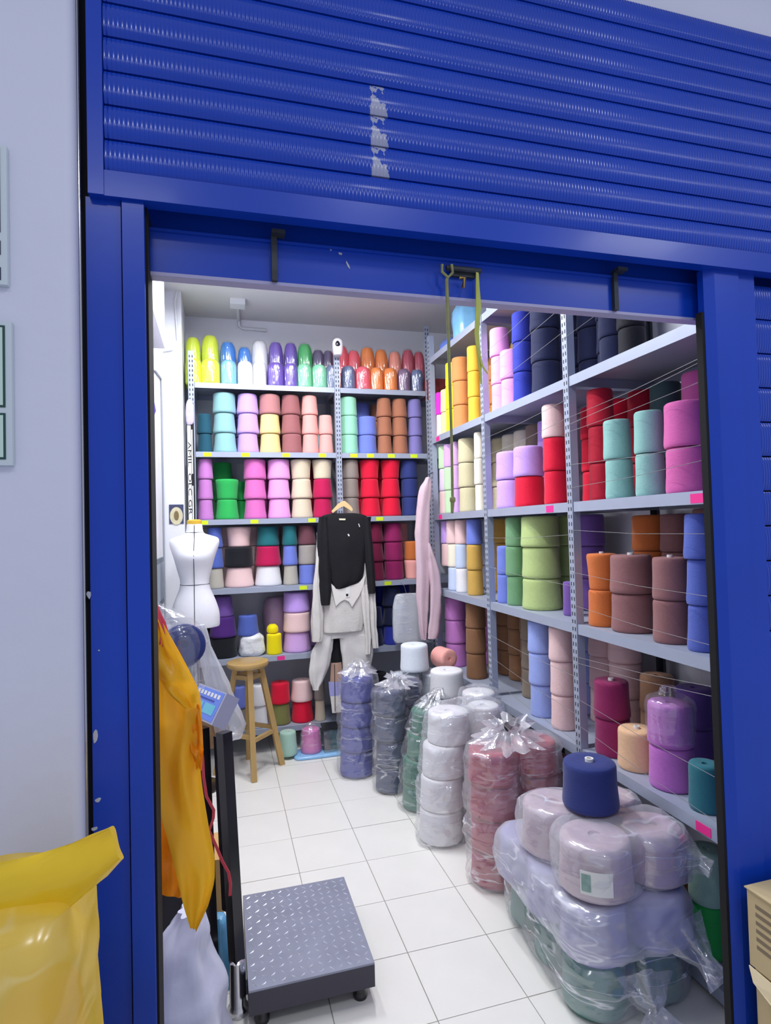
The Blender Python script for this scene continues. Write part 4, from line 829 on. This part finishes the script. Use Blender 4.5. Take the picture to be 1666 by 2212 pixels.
tag(soft([(-0.03, 2.10, 0.001, 0.05, 0.05), (-0.03, 2.10, 0.06, 0.055, 0.05), (-0.03, 2.10, 0.16, 0.045, 0.04), (-0.03, 2.10, 0.22, 0.02, 0.02)], 24, 2.2, wr=0.012, ws=20).build('blue_pouch', P('teal plastic', '5C9CC4', 0.3, coat=0.3, var=0.3, vscale=20), None, 60), 'crumpled blue plastic pouch on the floor beside the scale', 'pouch')
tag(soft([(-0.22, 3.05, 0.001, 0.10, 0.14), (-0.22, 3.05, 0.1, 0.11, 0.15), (-0.22, 3.05, 0.38, 0.10, 0.14), (-0.21, 3.05, 0.55, 0.07, 0.10), (-0.2, 3.05, 0.62, 0.03, 0.05)], 30, 2.4, wr=0.02, ws=9).build('white_sack', P('white woven sack', 'DAD6E2', 0.7, var=0.1, vscale=12), None, 60), 'white sack standing by the left wall behind the scale', 'sack')
# ------------------------------------------------------------------ outside: yellow bag, cardboard boxes
yfilm = film('yellow film', 'FFD848', 0.72, 0.2, 0.10, (6, 6, 9), rough=0.22)
yb = thing('yellow_sack', 'big translucent yellow plastic sack standing outside against the wall', 'sack', (-0.42, 0.95, 0))
Ys = 0.97
rows = rows_px([(2212, -190, 213), (2100, -180, 216), (2000, -165, 208), (1940, -150, 190), (1915, -140, 165), (1890, -140, 60)], Ys, [0.135, 0.13, 0.115, 0.10, 0.08, 0.04])
b0 = rows[0]; rows = [(b0[0], Ys, 0.002, b0[3]*0.85, 0.12), (b0[0], Ys, 0.04, b0[3]*0.98, 0.135), (b0[0], Ys, 0.4, b0[3]*1.03, 0.14)]+rows
rel(soft(rows, 48, 2.5, wr=0.022, ws=8, folds=5, famp=0.004).build('body', yfilm, yb, 60), yb)
# flared ear of the sack
ea = []
for k, (px, py, w) in enumerate(((-90, 2000, 0.10), (20, 1950, 0.10), (100, 1912, 0.085), (165, 1880, 0.072), (215, 1848, 0.062), (252, 1820, 0.05))):
    q = WY(px, py, Ys-0.05); ea.append((q, w))
mb = MB(); rings = []
for k, (q, w) in enumerate(ea):
    rg = []
    for j in range(22):
        a = 2*math.pi*j/22; rg.append(q+Vector((-0.32*w*0.5*math.cos(a), 0.014*math.sin(a)*(1.3-k*0.1)+0.006*math.sin(3*a+k), w*0.5*math.cos(a)*(1+0.06*math.sin(k*2+j)))))
    rings.append(rg)
rel(mb.loft(rings).build('tied_ear', thin_plastic('yellow sack plastic', 'FFDC30', 0.3, 0.3), yb, 60), yb)
for k, (c, p, r) in enumerate((('orange garment', 'F08A3C', 0), ('lime garment', 'B8C23A', 1), ('pink garment', 'F2A08C', 2))):
    x = (-0.25, -0.27, -0.45)[k]; z = (0.72, 0.30, 0.30)[k]; rr = (0.055, 0.06, 0.10)[k]
for (x, z, rr, hx, lab) in ((-0.26, 0.78, 0.05, 'F0913A', 'orange knit folded in the yellow sack near its top'), (-0.235, 0.62, 0.06, 'B4C040', 'lime knit folded in the yellow sack'), (-0.38, 0.60, 0.075, 'F0A088', 'salmon knit folded in the yellow sack'), (-0.30, 0.36, 0.10, 'E8A060', 'peach knit folded in the yellow sack near the floor')):
    o = soft([(x, Ys, z-0.08, rr*0.7, 0.05), (x, Ys, z-0.06, rr, 0.08), (x, Ys, z+0.05, rr, 0.08), (x, Ys, z+0.07, rr*0.7, 0.05)], 24, 2.5, wr=0.01).build('folded_knit', P('knit '+hx, hx, 0.9), None, 60); tag(o, lab, 'knit', 'knits in the yellow sack')
kraft = P('kraft board light', 'C2AE84', 0.8, var=0.08, vscale=10); inkm = P('faded print', '7E6F58', 0.8)
t = thing('cardboard_box', 'printed cardboard box on top of a torn box outside the door post', 'box', (1.25, 1.05, 0.43))
x0, x1, y0, y1, z0, z1 = 1.205, 1.45, 0.92, 1.165, 0.432, 0.612
rel(MB().box(x0, x1, y0, y1, z0, z1).build('carton', kraft, t), t)
rel(MB().box(x0-0.004, x1, y0, y1+0.004, z1, z1+0.003).build('lid_flap', kraft, t), t)
for k in range(6):
    rel(MB().box(x0-0.0006, x0+0.0005, y1-0.16+0.012*(k % 3), y1-0.022, z1-0.035-k*0.019, z1-0.026-k*0.019).build('print_line', inkm, t), t)
t = thing('cardboard_box', 'torn cardboard box on the floor under the printed box', 'box', (1.25, 1.05, 0))
rel(MB().box(x0+0.016, x1, y0+0.01, y1, 0.0, 0.405).build('carton', kraft, t), t)
rel(MB().box(x0+0.016, x1, y0+0.01, y1, 0.405, 0.431).build('crushed_edge', P('crushed board', 'A8946C', 0.9, var=0.3, vscale=30, bump=0.8, bscale=60), t), t)
fp = [(0.0, 0.0, 0.43), (0.0, -0.15, 0.425), (-0.012, -0.13, 0.375), (-0.014, -0.07, 0.39), (-0.01, -0.02, 0.405)]
mb = MB(); mb.add([(x0+a_-0.004, y1+b_, c_) for a_, b_, c_ in fp]+[(x0+a_-0.001, y1+b_, c_) for a_, b_, c_ in fp], [(0, 1, 2, 3, 4), (9, 8, 7, 6, 5)]+[(i, i+5, (i+1) % 5+5, (i+1) % 5) for i in range(5)])
rel(mb.build('torn_flap', P('torn board', 'D8C8A4', 0.9), t), t)

# ------------------------------------------------------------------ garments
def Z3(cx, cy): return 650+0.2261*cx, 1060+0.2261*cy
def gar(data, Y, ry, name, mat, parent, wr=0.006, folds=6, famp=0.003, p=2.6, n=40, seed=0):
    dd = [(Z3(0, cy)[1], Z3(l, 0)[0], Z3(r, 0)[0]) for cy, l, r in data]
    o = soft(rows_px(dd, Y, ry), n, p, wr=wr, ws=12, folds=folds, famp=famp, seed=seed).build(name, mat, None, 60); return child(o, parent)
blk = P('black knit', '080810', 0.9, var=0.2, vscale=30, bump=0.3, bscale=160)
crm = P('cream knit', 'D6D2CC', 0.85, var=0.05, vscale=20, bump=0.3, bscale=120)
crm2 = P('cream cotton', 'D9D6D2', 0.8, var=0.05, vscale=16, bump=0.15, bscale=60)
YG = 3.985
# trousers (behind), cardigan, top, hanger
o = thing('cream_trousers', 'cream trousers hanging under the cream cardigan on the middle upright', 'trousers', (0.82, YG+0.03, 0.3))
gar([(1300, 190, 640), (1340, 185, 660), (1400, 170, 690)], YG+0.028, 0.022, 'waist', crm2, o, seed=1)
gar([(1380, 185, 310), (1450, 150, 305), (1560, 100, 285), (1680, 85, 270), (1800, 90, 220), (1880, 115, 175), (1900, 118, 170)], YG+0.028, 0.024, 'leg', crm2, o, seed=2)
gar([(1380, 375, 690), (1480, 385, 692), (1580, 395, 690), (1700, 400, 660), (1900, 420, 600), (2100, 425, 560)], YG+0.028, 0.024, 'leg', crm2, o, seed=3)
o2 = thing('block_scarf', 'long narrow scarf with black, tan, lilac and white blocks under the trousers', 'scarf', (0.8, YG+0.04, 0.2))
for (c0, c1, l0, r0, l1, r1, m, nm) in ((1330, 1640, 300, 375, 290, 385, blk, 'black_block'), (1640, 1820, 290, 385, 285, 402, P('tan knit', 'B89684', 0.85), 'tan_block'), (1820, 1955, 270, 405, 280, 405, P('lilac knit', 'A3A3DC', 0.85), 'lilac_block'), (1955, 2115, 282, 412, 300, 418, P('white knit', 'E2DED8', 0.85), 'white_block')):
    gar([(c0, l0, r0), ((c0+c1)/2, (l0+l1)/2, (r0+r1)/2), (c1, l1, r1)], YG+0.055, 0.012, nm, m, o2, wr=0.003, folds=4)
child(MB().ribbon([WY(*Z3(322, 1660), YG+0.04), WY(*Z3(325, 1880), YG+0.04), WY(*Z3(328, 2110), YG+0.04)], 0.004, 0.001).build('centre_slit', blk), o2)
o = thing('cream_cardigan', 'open cream cardigan with a white collar tag hanging under the black top', 'cardigan', (0.82, YG, 0.6))
gar([(700, 200, 690), (850, 200, 680), (1000, 205, 640), (1150, 210, 610), (1250, 212, 600), (1330, 218, 590), (1345, 225, 585)], YG+0.012, 0.026, 'body', crm, o, seed=4, folds=9, famp=0.004)
gar([(400, 160, 215), (600, 148, 205), (850, 125, 200), (1000, 115, 205), (1150, 105, 215), (1250, 102, 210), (1400, 105, 205), (1440, 112, 200)], YG-0.002, 0.022, 'sleeve', crm, o, seed=5)
gar([(850, 655, 705), (1000, 650, 712), (1150, 660, 718), (1300, 670, 722), (1400, 672, 732), (1500, 690, 738)], YG-0.002, 0.02, 'sleeve', crm, o, seed=6)
gar([(900, 560, 640), (1000, 575, 650), (1200, 600, 660), (1400, 618, 668), (1560, 622, 662)], YG-0.012, 0.014, 'front_edge', crm, o, seed=7)
def flat(pts, Y, th, name, mat, parent):
    return child(MB().prism([(WY(*Z3(a, b), Y).x, WY(*Z3(a, b), Y).z) for a, b in pts], Y, Y+th).build(name, mat), parent)
flat([(285, 880), (340, 935), (430, 920), (560, 880), (620, 800), (600, 900), (560, 1000), (490, 1110), (460, 1060), (420, 1040), (380, 1060), (335, 1105)], YG-0.024, 0.006, 'collar', P('white cotton', 'E4E0DA', 0.8), o)
flat([(430, 915), (475, 905), (465, 1015), (430, 1020)], YG-0.027, 0.002, 'care_tag', white_p, o)
flat([(432, 985), (455, 985), (452, 1008), (432, 1008)], YG-0.0280, 0.001, 'tag_print', P('black print', '0D0D12'), o)
o = thing('black_top', 'long-sleeved black knit top on a wooden hanger', 'top', (0.82, YG-0.02, 1.0))
gar([(215, 300, 500), (235, 205, 605), (290, 180, 655), (400, 190, 650), (520, 215, 630), (650, 250, 610), (760, 270, 600), (860, 285, 575), (910, 315, 480), (938, 335, 380)], YG-0.012, [0.012, 0.02, 0.026, 0.03, 0.03, 0.028, 0.027, 0.025, 0.02, 0.012], 'body', blk, o, folds=8, seed=8)
gar([(250, 178, 255), (400, 162, 262), (600, 166, 275), (800, 175, 285), (950, 185, 285), (1080, 200, 272), (1092, 204, 268)], YG-0.022, 0.022, 'sleeve', blk, o, seed=9)
gar([(250, 590, 662), (400, 600, 668), (600, 612, 690), (800, 630, 702), (940, 645, 706), (982, 650, 700)], YG-0.022, 0.022, 'sleeve', blk, o, seed=10)
flat([(365, 265), (428, 266), (426, 282), (368, 281)], YG-0.042, 0.002, 'neck_label', P('cream label', 'E2DCC0', 0.8), o)
flat([(446, 415), (458, 412), (468, 432), (456, 436)], YG-0.046, 0.004, 'toggle', white_p, o)
flat([(550, 315), (556, 314), (566, 345), (559, 347)], YG-0.046, 0.004, 'pin', white_p, o)
t = thing('wooden_hanger', 'pale wooden clothes hanger in the neck of the black top', 'hanger', tuple(WY(*Z3(400, 150), YG)))
pts = [(295, 195), (320, 168), (355, 128), (395, 100), (420, 97), (450, 120), (480, 150), (498, 178), (488, 198), (455, 175), (410, 148), (370, 165), (330, 195), (305, 213)]
flat(pts, YG-0.036, 0.012, 'arms', P('pale beech', 'E2C28C', 0.45, var=0.08, vscale=20), t)
hk = [WY(*Z3(a, b), YG-0.03) for a, b in ((405, 100), (405, 75), (398, 60), (388, 62))]; hk.append(Vector((hk[-1].x, YG+0.10, hk[-1].z)))
child(MB().tube(hk, 0.002, 6).build('hook', chrome, None, 60), t)
# pink-lilac garment in the corner
pnk = P('dusty pink knit', 'CDB2BC', 0.85, var=0.05, vscale=16, bump=0.25, bscale=110)
o = thing('pink_garment', 'long dusty pink garment hanging from the corner upright', 'garment', (1.40, 3.80, 0.7))
gar([(-130, 1205, 1222), (-80, 1175, 1235), (0, 1135, 1240), (200, 1110, 1230), (500, 1095, 1225), (700, 1108, 1225), (1000, 1105, 1220), (1200, 1125, 1210), (1400, 1150, 1195), (1420, 1160, 1190)], 3.80, 0.03, 'body', pnk, o, folds=5, famp=0.003, seed=11)
gar([(500, 1212, 1222), (600, 1215, 1262), (700, 1222, 1300), (900, 1235, 1335), (1100, 1240, 1340), (1300, 1225, 1330), (1410, 1215, 1300)], 3.77, 0.025, 'sleeve', pnk, o, folds=4, famp=0.003, seed=12)
q = WY(*Z3(1205, -105), 3.80); child(MB().tube([q+Vector((0, 0, -0.02)), q+Vector((0, 0, 0.03)), Vector((1.445, 3.90, q.z+0.06))], 0.004, 6).build('hanging_loop', blackm), o)
o = thing('white_garment', 'white knit garment in clear wrap hanging beside the pink garment', 'garment', (1.2, 3.96, 0.7))
gar([(985, 930, 1110), (1010, 905, 1150), (1100, 885, 1190), (1250, 880, 1200), (1400, 890, 1195), (1440, 905, 1180)], 3.96, 0.028, 'knit', P('white grey knit', 'C9CED4', 0.8), o, folds=9, famp=0.004, seed=13)
gar([(980, 925, 1115), (1010, 898, 1158), (1100, 876, 1198), (1250, 868, 1206), (1400, 878, 1203), (1455, 895, 1190)], 3.96, 0.034, 'wrapper', clear, o, folds=5, famp=0.003, seed=14)
q = WY(*Z3(1010, 985), 3.96); child(MB().tube([q, q+Vector((0, 0.05, 0.05)), Vector((q.x, 4.098, BZ[3]-0.02))], 0.002, 6).build('hook', chrome), o)
# bundles on the fifth back shelf, top of side shelving
x = solve_x(C2(600), YF+0.1, BZ[4]); 
tag(soft([(x, YF+0.095, BZ[4]+0.001, 0.07, 0.07), (x, YF+0.095, BZ[4]+0.03, 0.086, 0.085), (x, YF+0.095, BZ[4]+0.085, 0.080, 0.08), (x, YF+0.095, BZ[4]+0.125, 0.082, 0.08), (x, YF+0.095, BZ[4]+0.15, 0.05, 0.05)], 30, 2.3, wr=0.012, ws=20).build('wrapped_white_bundle', P('white wrapped yarn', 'E6E8EA', 0.35, coat=0.4, bump=0.6, bscale=30), None, 60), 'white wrapped yarn bundle on the fifth back shelf beside the yellow cone', 'yarn bundle')
x = solve_x(C2(714), YF+0.1, BZ[4]+0.2)
tag(soft([(x, YF+0.1, BZ[4]+0.139, 0.025, 0.025), (x, YF+0.1, BZ[4]+0.15, 0.04, 0.04), (x, YF+0.1, BZ[4]+0.18, 0.038, 0.038), (x, YF+0.1, BZ[4]+0.20, 0.02, 0.02)], 20, 2.2).build('yellow_skein', yarn('bright yellow'), None, 60), 'small yellow skein sitting on the yellow cone', 'skein')
x = solve_x(C2(735), YF+0.25, BZ[4]+0.2)
tag(soft([(x, YF+0.27, BZ[4]+0.001, 0.07, 0.07), (x, YF+0.27, BZ[4]+0.1, 0.085, 0.08), (x, YF+0.27, BZ[4]+0.3, 0.085, 0.08), (x, YF+0.27, BZ[4]+0.37, 0.06, 0.05)], 24, 2.3, wr=0.015, ws=16).build('mauve_pack', P('mauve wrapped knit', 'B494B0', 0.4, coat=0.4, bump=0.6, bscale=24), None, 60), 'mauve pack in crinkled plastic behind the yellow cone', 'pack')
for (px, Y, r, h, hx, lab) in ((1012, 3.55, 0.10, 0.30, '86C4EC', 'light-blue plastic pack of yarn on top of the side shelving'), (972, 3.75, 0.07, 0.14, '6E8CE8', 'small blue plastic pack on top of the side shelving by the corner'), (1072, 3.25, 0.10, 0.24, 'D8DEE6', 'white plastic pack on top of the side shelving')):
    X = XF+0.15; y = solve_y(px, X, RZ[0]+0.12)
    tag(soft([(X, y, RZ[0]+0.001, r*0.8, r*0.8), (X, y, RZ[0]+0.03, r, r), (X, y, RZ[0]+h*0.7, r, r), (X, y, RZ[0]+h, r*0.5, r*0.5)], 26, 2.3, wr=0.012, ws=14, folds=7, famp=0.005).build('plastic_pack', P('pack '+hx, hx, 0.2, coat=0.5, var=0.2, vscale=12, bump=0.4, bscale=20), None, 60), lab, 'pack')
X = XF+0.10; y = solve_y(C3(98), X, RZ[1]+0.4)
tag(MB().box(X-0.06, X+0.1, y-0.06, y+0.06, RZ[1]+0.317, RZ[1]+0.46).build('patterned_box', P('red and black pattern', '7A2C2C', 0.6, var=0.9, vscale=30)), 'dark red patterned box on the pale khaki cones', 'box')

# ------------------------------------------------------------------ sacks of cones on the floor
def film_upright(cx, cy, z0, z1, disks, name, mat, top=0.10, wr=0.012, seed=0, layers=None, n=110, tilt=(0, 0)):
    """film following a plan of disks (x, y, r), pinched between layers, gathered at the top"""
    prof = []; H = z1-z0
    for j in range(n):
        th = 2*math.pi*j/n; d = Vector((math.cos(th), math.sin(th))); best = 0
        for (x, y, r) in disks:
            p = Vector((x-cx, y-cy)); b = p.dot(d); q = r*r-(p.length_squared-b*b)
            if q > 0: best = max(best, b+math.sqrt(q))
        prof.append(best)
    for _ in range(3): prof = [max(prof[j], (prof[j-1]+prof[j]+prof[(j+1) % n])/3) for j in range(n)]
    rings = []
    zs = [(0.0, 0.86), (0.015, 0.97)]+[(0.03+0.94*k/70, 1.0) for k in range(71)]+[(1.0, 0.96), (1.0+top*0.25, 0.80), (1.0+top*0.5, 0.55), (1.0+top*0.75, 0.30), (1.0+top, 0.16)]
    for t, s in zs:
        z = z0+H*t; rg = []
        pin = 0
        if layers and t < 1.0:
            f = (t*layers) % 1; pin = -0.010*math.exp(-((min(f, 1-f))/0.10)**2)*(0 if t < 0.05 else 1)
        for j in range(n):
            th = 2*math.pi*j/n; r = (prof[j]+0.006)*s; c, s_ = math.cos(th), math.sin(th)
            w = wr*(nz(c*r*2+seed, s_*r*2, z*1.6, 4)+0.5*nz(c*r*3, s_*r*3+seed, z*3, 6))
            w = abs(w)+0.007*(1-abs(nz(th*1.1+z*4+seed, z*7-th*1.5, seed, 1.6)))**7+0.004*(1-abs(nz(th*2+seed, z*14, seed, 1.3)))**6
            if t > 1: w += 0.10*r*math.sin(9*th+seed)
            r = max(r+pin+abs(w)*1.1, 0.004)
            rg.append((cx+c*r+tilt[0]*t*t, cy+s_*r+tilt[1]*t*t, z))
        rings.append(rg)
    return MB().loft(rings).build(name, mat, None, 70)
def sack(label, cx, cy, disks, layers, h, col, zt, seed, mat, noun, kind='B', top=0.12, core=False, tilt=(0, 0), wr=0.012, ruff=0):
    t = thing('clear_sack', label, 'sack', (cx, cy, 0)); rf = film('gathered film', 'F2F2FA', haze=0.34, crease=0.5, gloss=0.22, scale=(9, 9, 30), width=0.03)
    child(film_upright(cx, cy, 0.002, zt, disks, 'film', mat, top=top, seed=seed, layers=layers, tilt=tilt, wr=wr), t)
    if ruff:
        rings = []; R0 = ruff
        for k in range(9):
            f = k/8; rad = R0*(1.15-0.75*f/0.6 if f < 0.6 else 0.40+0.30*(f-0.6)/0.4); zz = zt+0.010+ruff*(0.62*f); rg = []
            for j in range(72):
                th = 2*math.pi*j/72; q = 1+0.20*math.sin(11*th+seed)+0.12*math.sin(17*th+2*seed+k*0.5)+0.25*nz(math.cos(th)*2+seed, math.sin(th)*2, f*2)
                rg.append((cx+tilt[0]+rad*q*math.cos(th), cy+tilt[1]+rad*q*math.sin(th), zz+0.012*math.sin(7*th+seed)*(1 if f > 0.5 else 0.4)))
            rings.append(rg)
        child(MB().loft(rings, False).build('gathered_top', rf, None, 70), t)
    for d, (x, y, r) in enumerate(disks):
        for k in range(layers):
            where = '' if len(disks) == 1 else ', column %s the aisle' % ('nearer' if d == 0 else 'further from')
            q = ((k+0.5)/layers)**2
            cone(col, '%s yarn cone in the %s, %s layer%s' % (col, noun, ['bottom', 'second', 'third', 'top'][k] if layers == 4 else ['bottom', 'middle', 'top'][k], where), 'cones in the %s' % noun,
                 (x+tilt[0]*q+random.uniform(-.004, .004), y+tilt[1]*q, 0.008+k*h), r-0.006, h*0.985, kind, core if k == layers-1 else False)
sack('tall clear sack of purple-blue yarn cones beside the hanging scarf', 0.785, 3.60, [(0.785, 3.60, 0.112)], 4, 0.148, 'purple blue', 0.60, 1, clear, 'purple-blue sack', top=0.16, tilt=(0.02, 0), ruff=0.085)
sack('clear sack of slate grey yarn cones between the purple-blue and green sacks', 0.98, 3.36, [(0.925, 3.32, 0.098), (1.075, 3.445, 0.085)], 4, 0.142, 'slate grey', 0.57, 2, clear, 'slate sack', top=0.10, ruff=0.09)
sack('clear sack of green yarn cones tied at the top beside the white sack', 1.005, 3.07, [(1.005, 3.07, 0.102)], 4, 0.128, 'bottle green', 0.515, 3, clear, 'green sack', top=0.20, tilt=(0.09, 0), ruff=0.07)
sack('large clear sack of white yarn cones between the green and red sacks', 1.07, 2.73, [(1.0, 2.725, 0.112), (1.20, 2.75, 0.092)], 4, 0.148, 'white', 0.60, 4, clear2, 'big white sack', top=0.07, tilt=(0.08, 0.04), wr=0.016)
sack('clear sack of white yarn cones leaning on the middle shelf upright', 1.332, 2.98, [(1.332, 2.98, 0.10)], 4, 0.15, 'white', 0.61, 5, clear2, 'leaning white sack', top=0.05)
sack('clear sack of brick red yarn cones with a knotted top beside the bag pile', 1.19, 2.36, [(1.10, 2.34, 0.112), (1.315, 2.37, 0.108)], 4, 0.137, 'brick red', 0.555, 6, clear2, 'brick red sack', top=0.08, core='g', wr=0.014, ruff=0.13)
# white sack with loose cones on top at the back
sack('low clear sack of white yarn cones behind the slate sack under loose cones', 1.22, 3.62, [(1.12, 3.64, 0.10), (1.32, 3.62, 0.10)], 4, 0.14, 'ice white', 0.565, 7, clear2, 'rear white sack', top=0.03)
x = solve_x(895, 3.62, 0.72); cone('ice white', 'ice white yarn cone standing on the rear white sack beside the peach cone', None, (x, 3.62, 0.592), 0.092, 0.165, 'B')
x = solve_x(948, 3.60, 0.7); cone('salmon peach', 'peach yarn cone lying on its side on the rear white sack', None, (x+0.02, 3.66, 0.655), 0.066, 0.13, 'B', False, (math.radians(88), 0, math.radians(12)))
x = solve_x(963, 3.40, 0.56); cone('white', 'white yarn cone on a dark bag behind the green sack', None, (x, 3.38, 0.482), 0.105, 0.155, 'B')
tag(soft([(1.27, 3.36, 0.001, 0.10, 0.10), (1.27, 3.36, 0.1, 0.11, 0.11), (1.27, 3.36, 0.4, 0.105, 0.105), (1.27, 3.36, 0.478, 0.09, 0.09)], 30, 2.4, wr=0.012).build('dark_bag', P('black bag plastic', '101014', 0.3, coat=0.4), None, 60), 'black plastic bag on the floor under a white cone, behind the green sack', 'bag')

# ------------------------------------------------------------------ pile of lying bags
def lying(label, noun, cones, z0, h, col, mat, seed, tail, taut=0.9):
    cx = sum(c[0] for c in cones)/len(cones); cy = sum(c[1] for c in cones)/len(cones)
    t = thing('bag_of_cones', label, 'bag', (cx, cy, z0))
    n = 150; prof = []
    for j in range(n):
        th = 2*math.pi*j/n; d = Vector((math.cos(th), math.sin(th))); best = 0
        for (x, y, r) in cones:
            p = Vector((x-cx, y-cy)); b = p.dot(d); q = r*r-(p.length_squared-b*b)
            if q > 0: best = max(best, b+math.sqrt(q))
        prof.append(best)
    pts = sorted((x-cx+r*math.cos(k*0.2618), y-cy+r*math.sin(k*0.2618)) for x, y, r in cones for k in range(24))
    def half_hull(ps):
        h_ = []
        for p in ps:
            while len(h_) > 1 and (h_[-1][0]-h_[-2][0])*(p[1]-h_[-2][1])-(h_[-1][1]-h_[-2][1])*(p[0]-h_[-2][0]) <= 0: h_.pop()
            h_.append(p)
        return h_[:-1]
    hull = half_hull(pts)+half_hull(pts[::-1])
    for j in range(n):
        th = 2*math.pi*j/n; dx, dy = math.cos(th), math.sin(th)
        for (ax, ay), (bx, by) in zip(hull, hull[1:]+hull[:1]):
            den = dx*(by-ay)-dy*(bx-ax)
            if abs(den) < 1e-9: continue
            t_ = (ax*(by-ay)-ay*(bx-ax))/den; u_ = (ax*dy-ay*dx)/den
            if t_ > 0 and -1e-6 <= u_ <= 1+1e-6: prof[j] = prof[j]*(1-taut)+t_*taut
    rings = []
    zs = [(0.0, 0.3), (0.0, 0.6), (0.0, 0.84), (0.03, 0.95)]+[(0.12+0.72*k/20, 1+0.03*math.sin(math.pi*k/20)) for k in range(21)]+[(0.93, 0.97), (0.99, 0.90)]+[(1.015, 0.84-0.81*k/16) for k in range(17)]
    for t_, s in zs:
        rg = []
        for j in range(n):
            th = 2*math.pi*j/n; c, s_ = math.cos(th), math.sin(th); r = (prof[j]+0.004)*s
            w = 0.010*nz(c*r*1.5+seed, s_*r*1.5, t_*h*2, 8)+0.005*nz(c*r, s_*r+seed, t_*h, 22)
            rid = (1-abs(nz(c*r*9+t_*0.7+seed, s_*r*9-t_*0.9, t_*h*9, 1.0)))**6
            if 0.1 < t_ < 0.95: r += abs(w)+0.007*rid
            zz = z0+h*t_+(0.006*rid+0.006*nz(c*r+seed, s_*r, 0, 9)+0.004*nz(c*r, s_*r+seed, 1, 25) if t_ > 0.95 else 0)
            rg.append((cx+c*r, cy+s_*r, max(zz, z0)))
        rings.append(rg)
    rel(MB().loft(rings).build('film', mat, t, 70), t)
    (p0, p1, w1) = tail; p0, p1 = Vector(p0), Vector(p1); d = (p1-p0); side = d.cross(Vector((0, 0, 1))).normalized(); upv = side.cross(d).normalized(); rings = []
    for k in range(9):
        f = k/8; w = (0.075*(1-f)**1.3+0.012 if f < 0.55 else 0.012+w1*(f-0.55)/0.45*1.2); th_ = 0.05*(1-f)**1.5+0.008+0.010*f; rg = []
        for j in range(26):
            a = 2*math.pi*j/26; q = 1+0.22*math.sin(6*a+seed+k*0.3)
            rg.append(p0+d*f+side*w*math.cos(a)*q+upv*th_*math.sin(a)*q)
        rings.append(rg)
    rel(MB().loft(rings).build('knotted_end', clear2, t, 70), t)
    for i, (x, y, r) in enumerate(cones):
        cone(col, '%s yarn cone inside the %s, %s' % (col, noun, ('aisle side at the door end', 'shelf side at the door end', 'aisle side at the far end', 'shelf side at the far end', 'aisle side in the middle', 'shelf side in the middle')[i]), 'cones in the %s' % noun, (x, y, z0+0.004), r-0.004, h-0.008, 'B')
    return t
lying('clear bag of sea green yarn cones at the bottom of the bag pile', 'sea green bag', [(1.105, 1.66, 0.103), (1.315, 1.665, 0.103), (1.135, 2.065, 0.102), (1.335, 2.07, 0.098), (1.12, 1.862, 0.1), (1.33, 1.867, 0.1)], 0.002, 0.172, 'sea green', film('sea green bag film', haze=0.18, crease=0.7, gloss=0.17, scale=(4, 4, 20), width=0.026), 11, ((1.215, 1.575, 0.10), (1.20, 1.47, 0.035), 0.05))
lying('clear bag of lilac grey yarn cones in the middle of the bag pile', 'lilac bag', [(1.095, 1.64, 0.105), (1.31, 1.635, 0.105), (1.09, 2.055, 0.102), (1.31, 2.05, 0.102), (1.09, 1.848, 0.101), (1.31, 1.844, 0.101)], 0.178, 0.168, 'lilac grey', film('lilac bag film', haze=0.34, crease=0.5, gloss=0.15, scale=(4, 4, 18), width=0.026), 12, ((1.335, 1.55, 0.25), (1.375, 1.43, 0.155), 0.035))
tb = lying('clear bag of mauve white yarn cones with a paper label on top of the pile', 'mauve bag', [(1.125, 1.66, 0.118), (1.337, 1.655, 0.1), (1.125, 1.90, 0.118), (1.337, 1.88, 0.1)], 0.352, 0.168, 'mauve white', film('mauve bag film', haze=0.26, crease=0.5, gloss=0.15, scale=(4, 4, 18), width=0.026), 13, ((1.40, 1.60, 0.43), (1.45, 1.53, 0.415), 0.025), taut=0.5)
# paper label on the near cone of the top bag, curved with it
LX, LY = 1.125, 1.66
ang0 = math.atan2(-LY, -LX)+0.02
for part, (a0, a1, z0, z1, m) in enumerate(((-0.36, 0.34, 0.395, 0.465, white_p), (-0.33, -0.13, 0.405, 0.455, P('label picture', '8AA8A0', 0.6, var=0.5, vscale=60)))):
    mb = MB(); R_ = 0.1345+0.0012*part
    for q_ in (0, 0.0007):
        mb.loft([[(LX+(R_+q_)*math.cos(ang0+a0+(a1-a0)*k/10), LY+(R_+q_)*math.sin(ang0+a0+(a1-a0)*k/10), z) for k in range(11)] for z in (z0, z1)], False, False)
    rel(mb.build('paper_label' if part == 0 else 'label_picture', m, tb, 60), tb)
cone('navy', 'navy yarn cone standing alone on top of the bag pile', None, (1.21, 1.80, 0.530), 0.094, 0.152, 'B', 'w')
# clear wrap on the upper orchid cone of the side shelf
oc = [o for o in C.objects if o.get('label', '').startswith('purple orchid cone, top')][0]; X, y, ro = oc.location.x, oc.location.y, oc.scale.x
tag(soft([(X, y, RZ[4]+0.165, ro*1.0, ro*1.0), (X, y, RZ[4]+0.19, ro*1.06, ro*1.06), (X, y, RZ[4]+0.28, ro*1.05, ro*1.05), (X, y, RZ[4]+0.312, ro*0.95, ro*0.95), (X, y, RZ[4]+0.328, ro*0.45, ro*0.45), (X, y, RZ[4]+0.355, ro*0.3, ro*0.3)], 60, 2.0, wr=0.010, ws=14, folds=9, famp=0.003).build('plastic_wrap', clear, None, 60), 'clear plastic wrap over the upper purple orchid cone by the door', 'wrap')
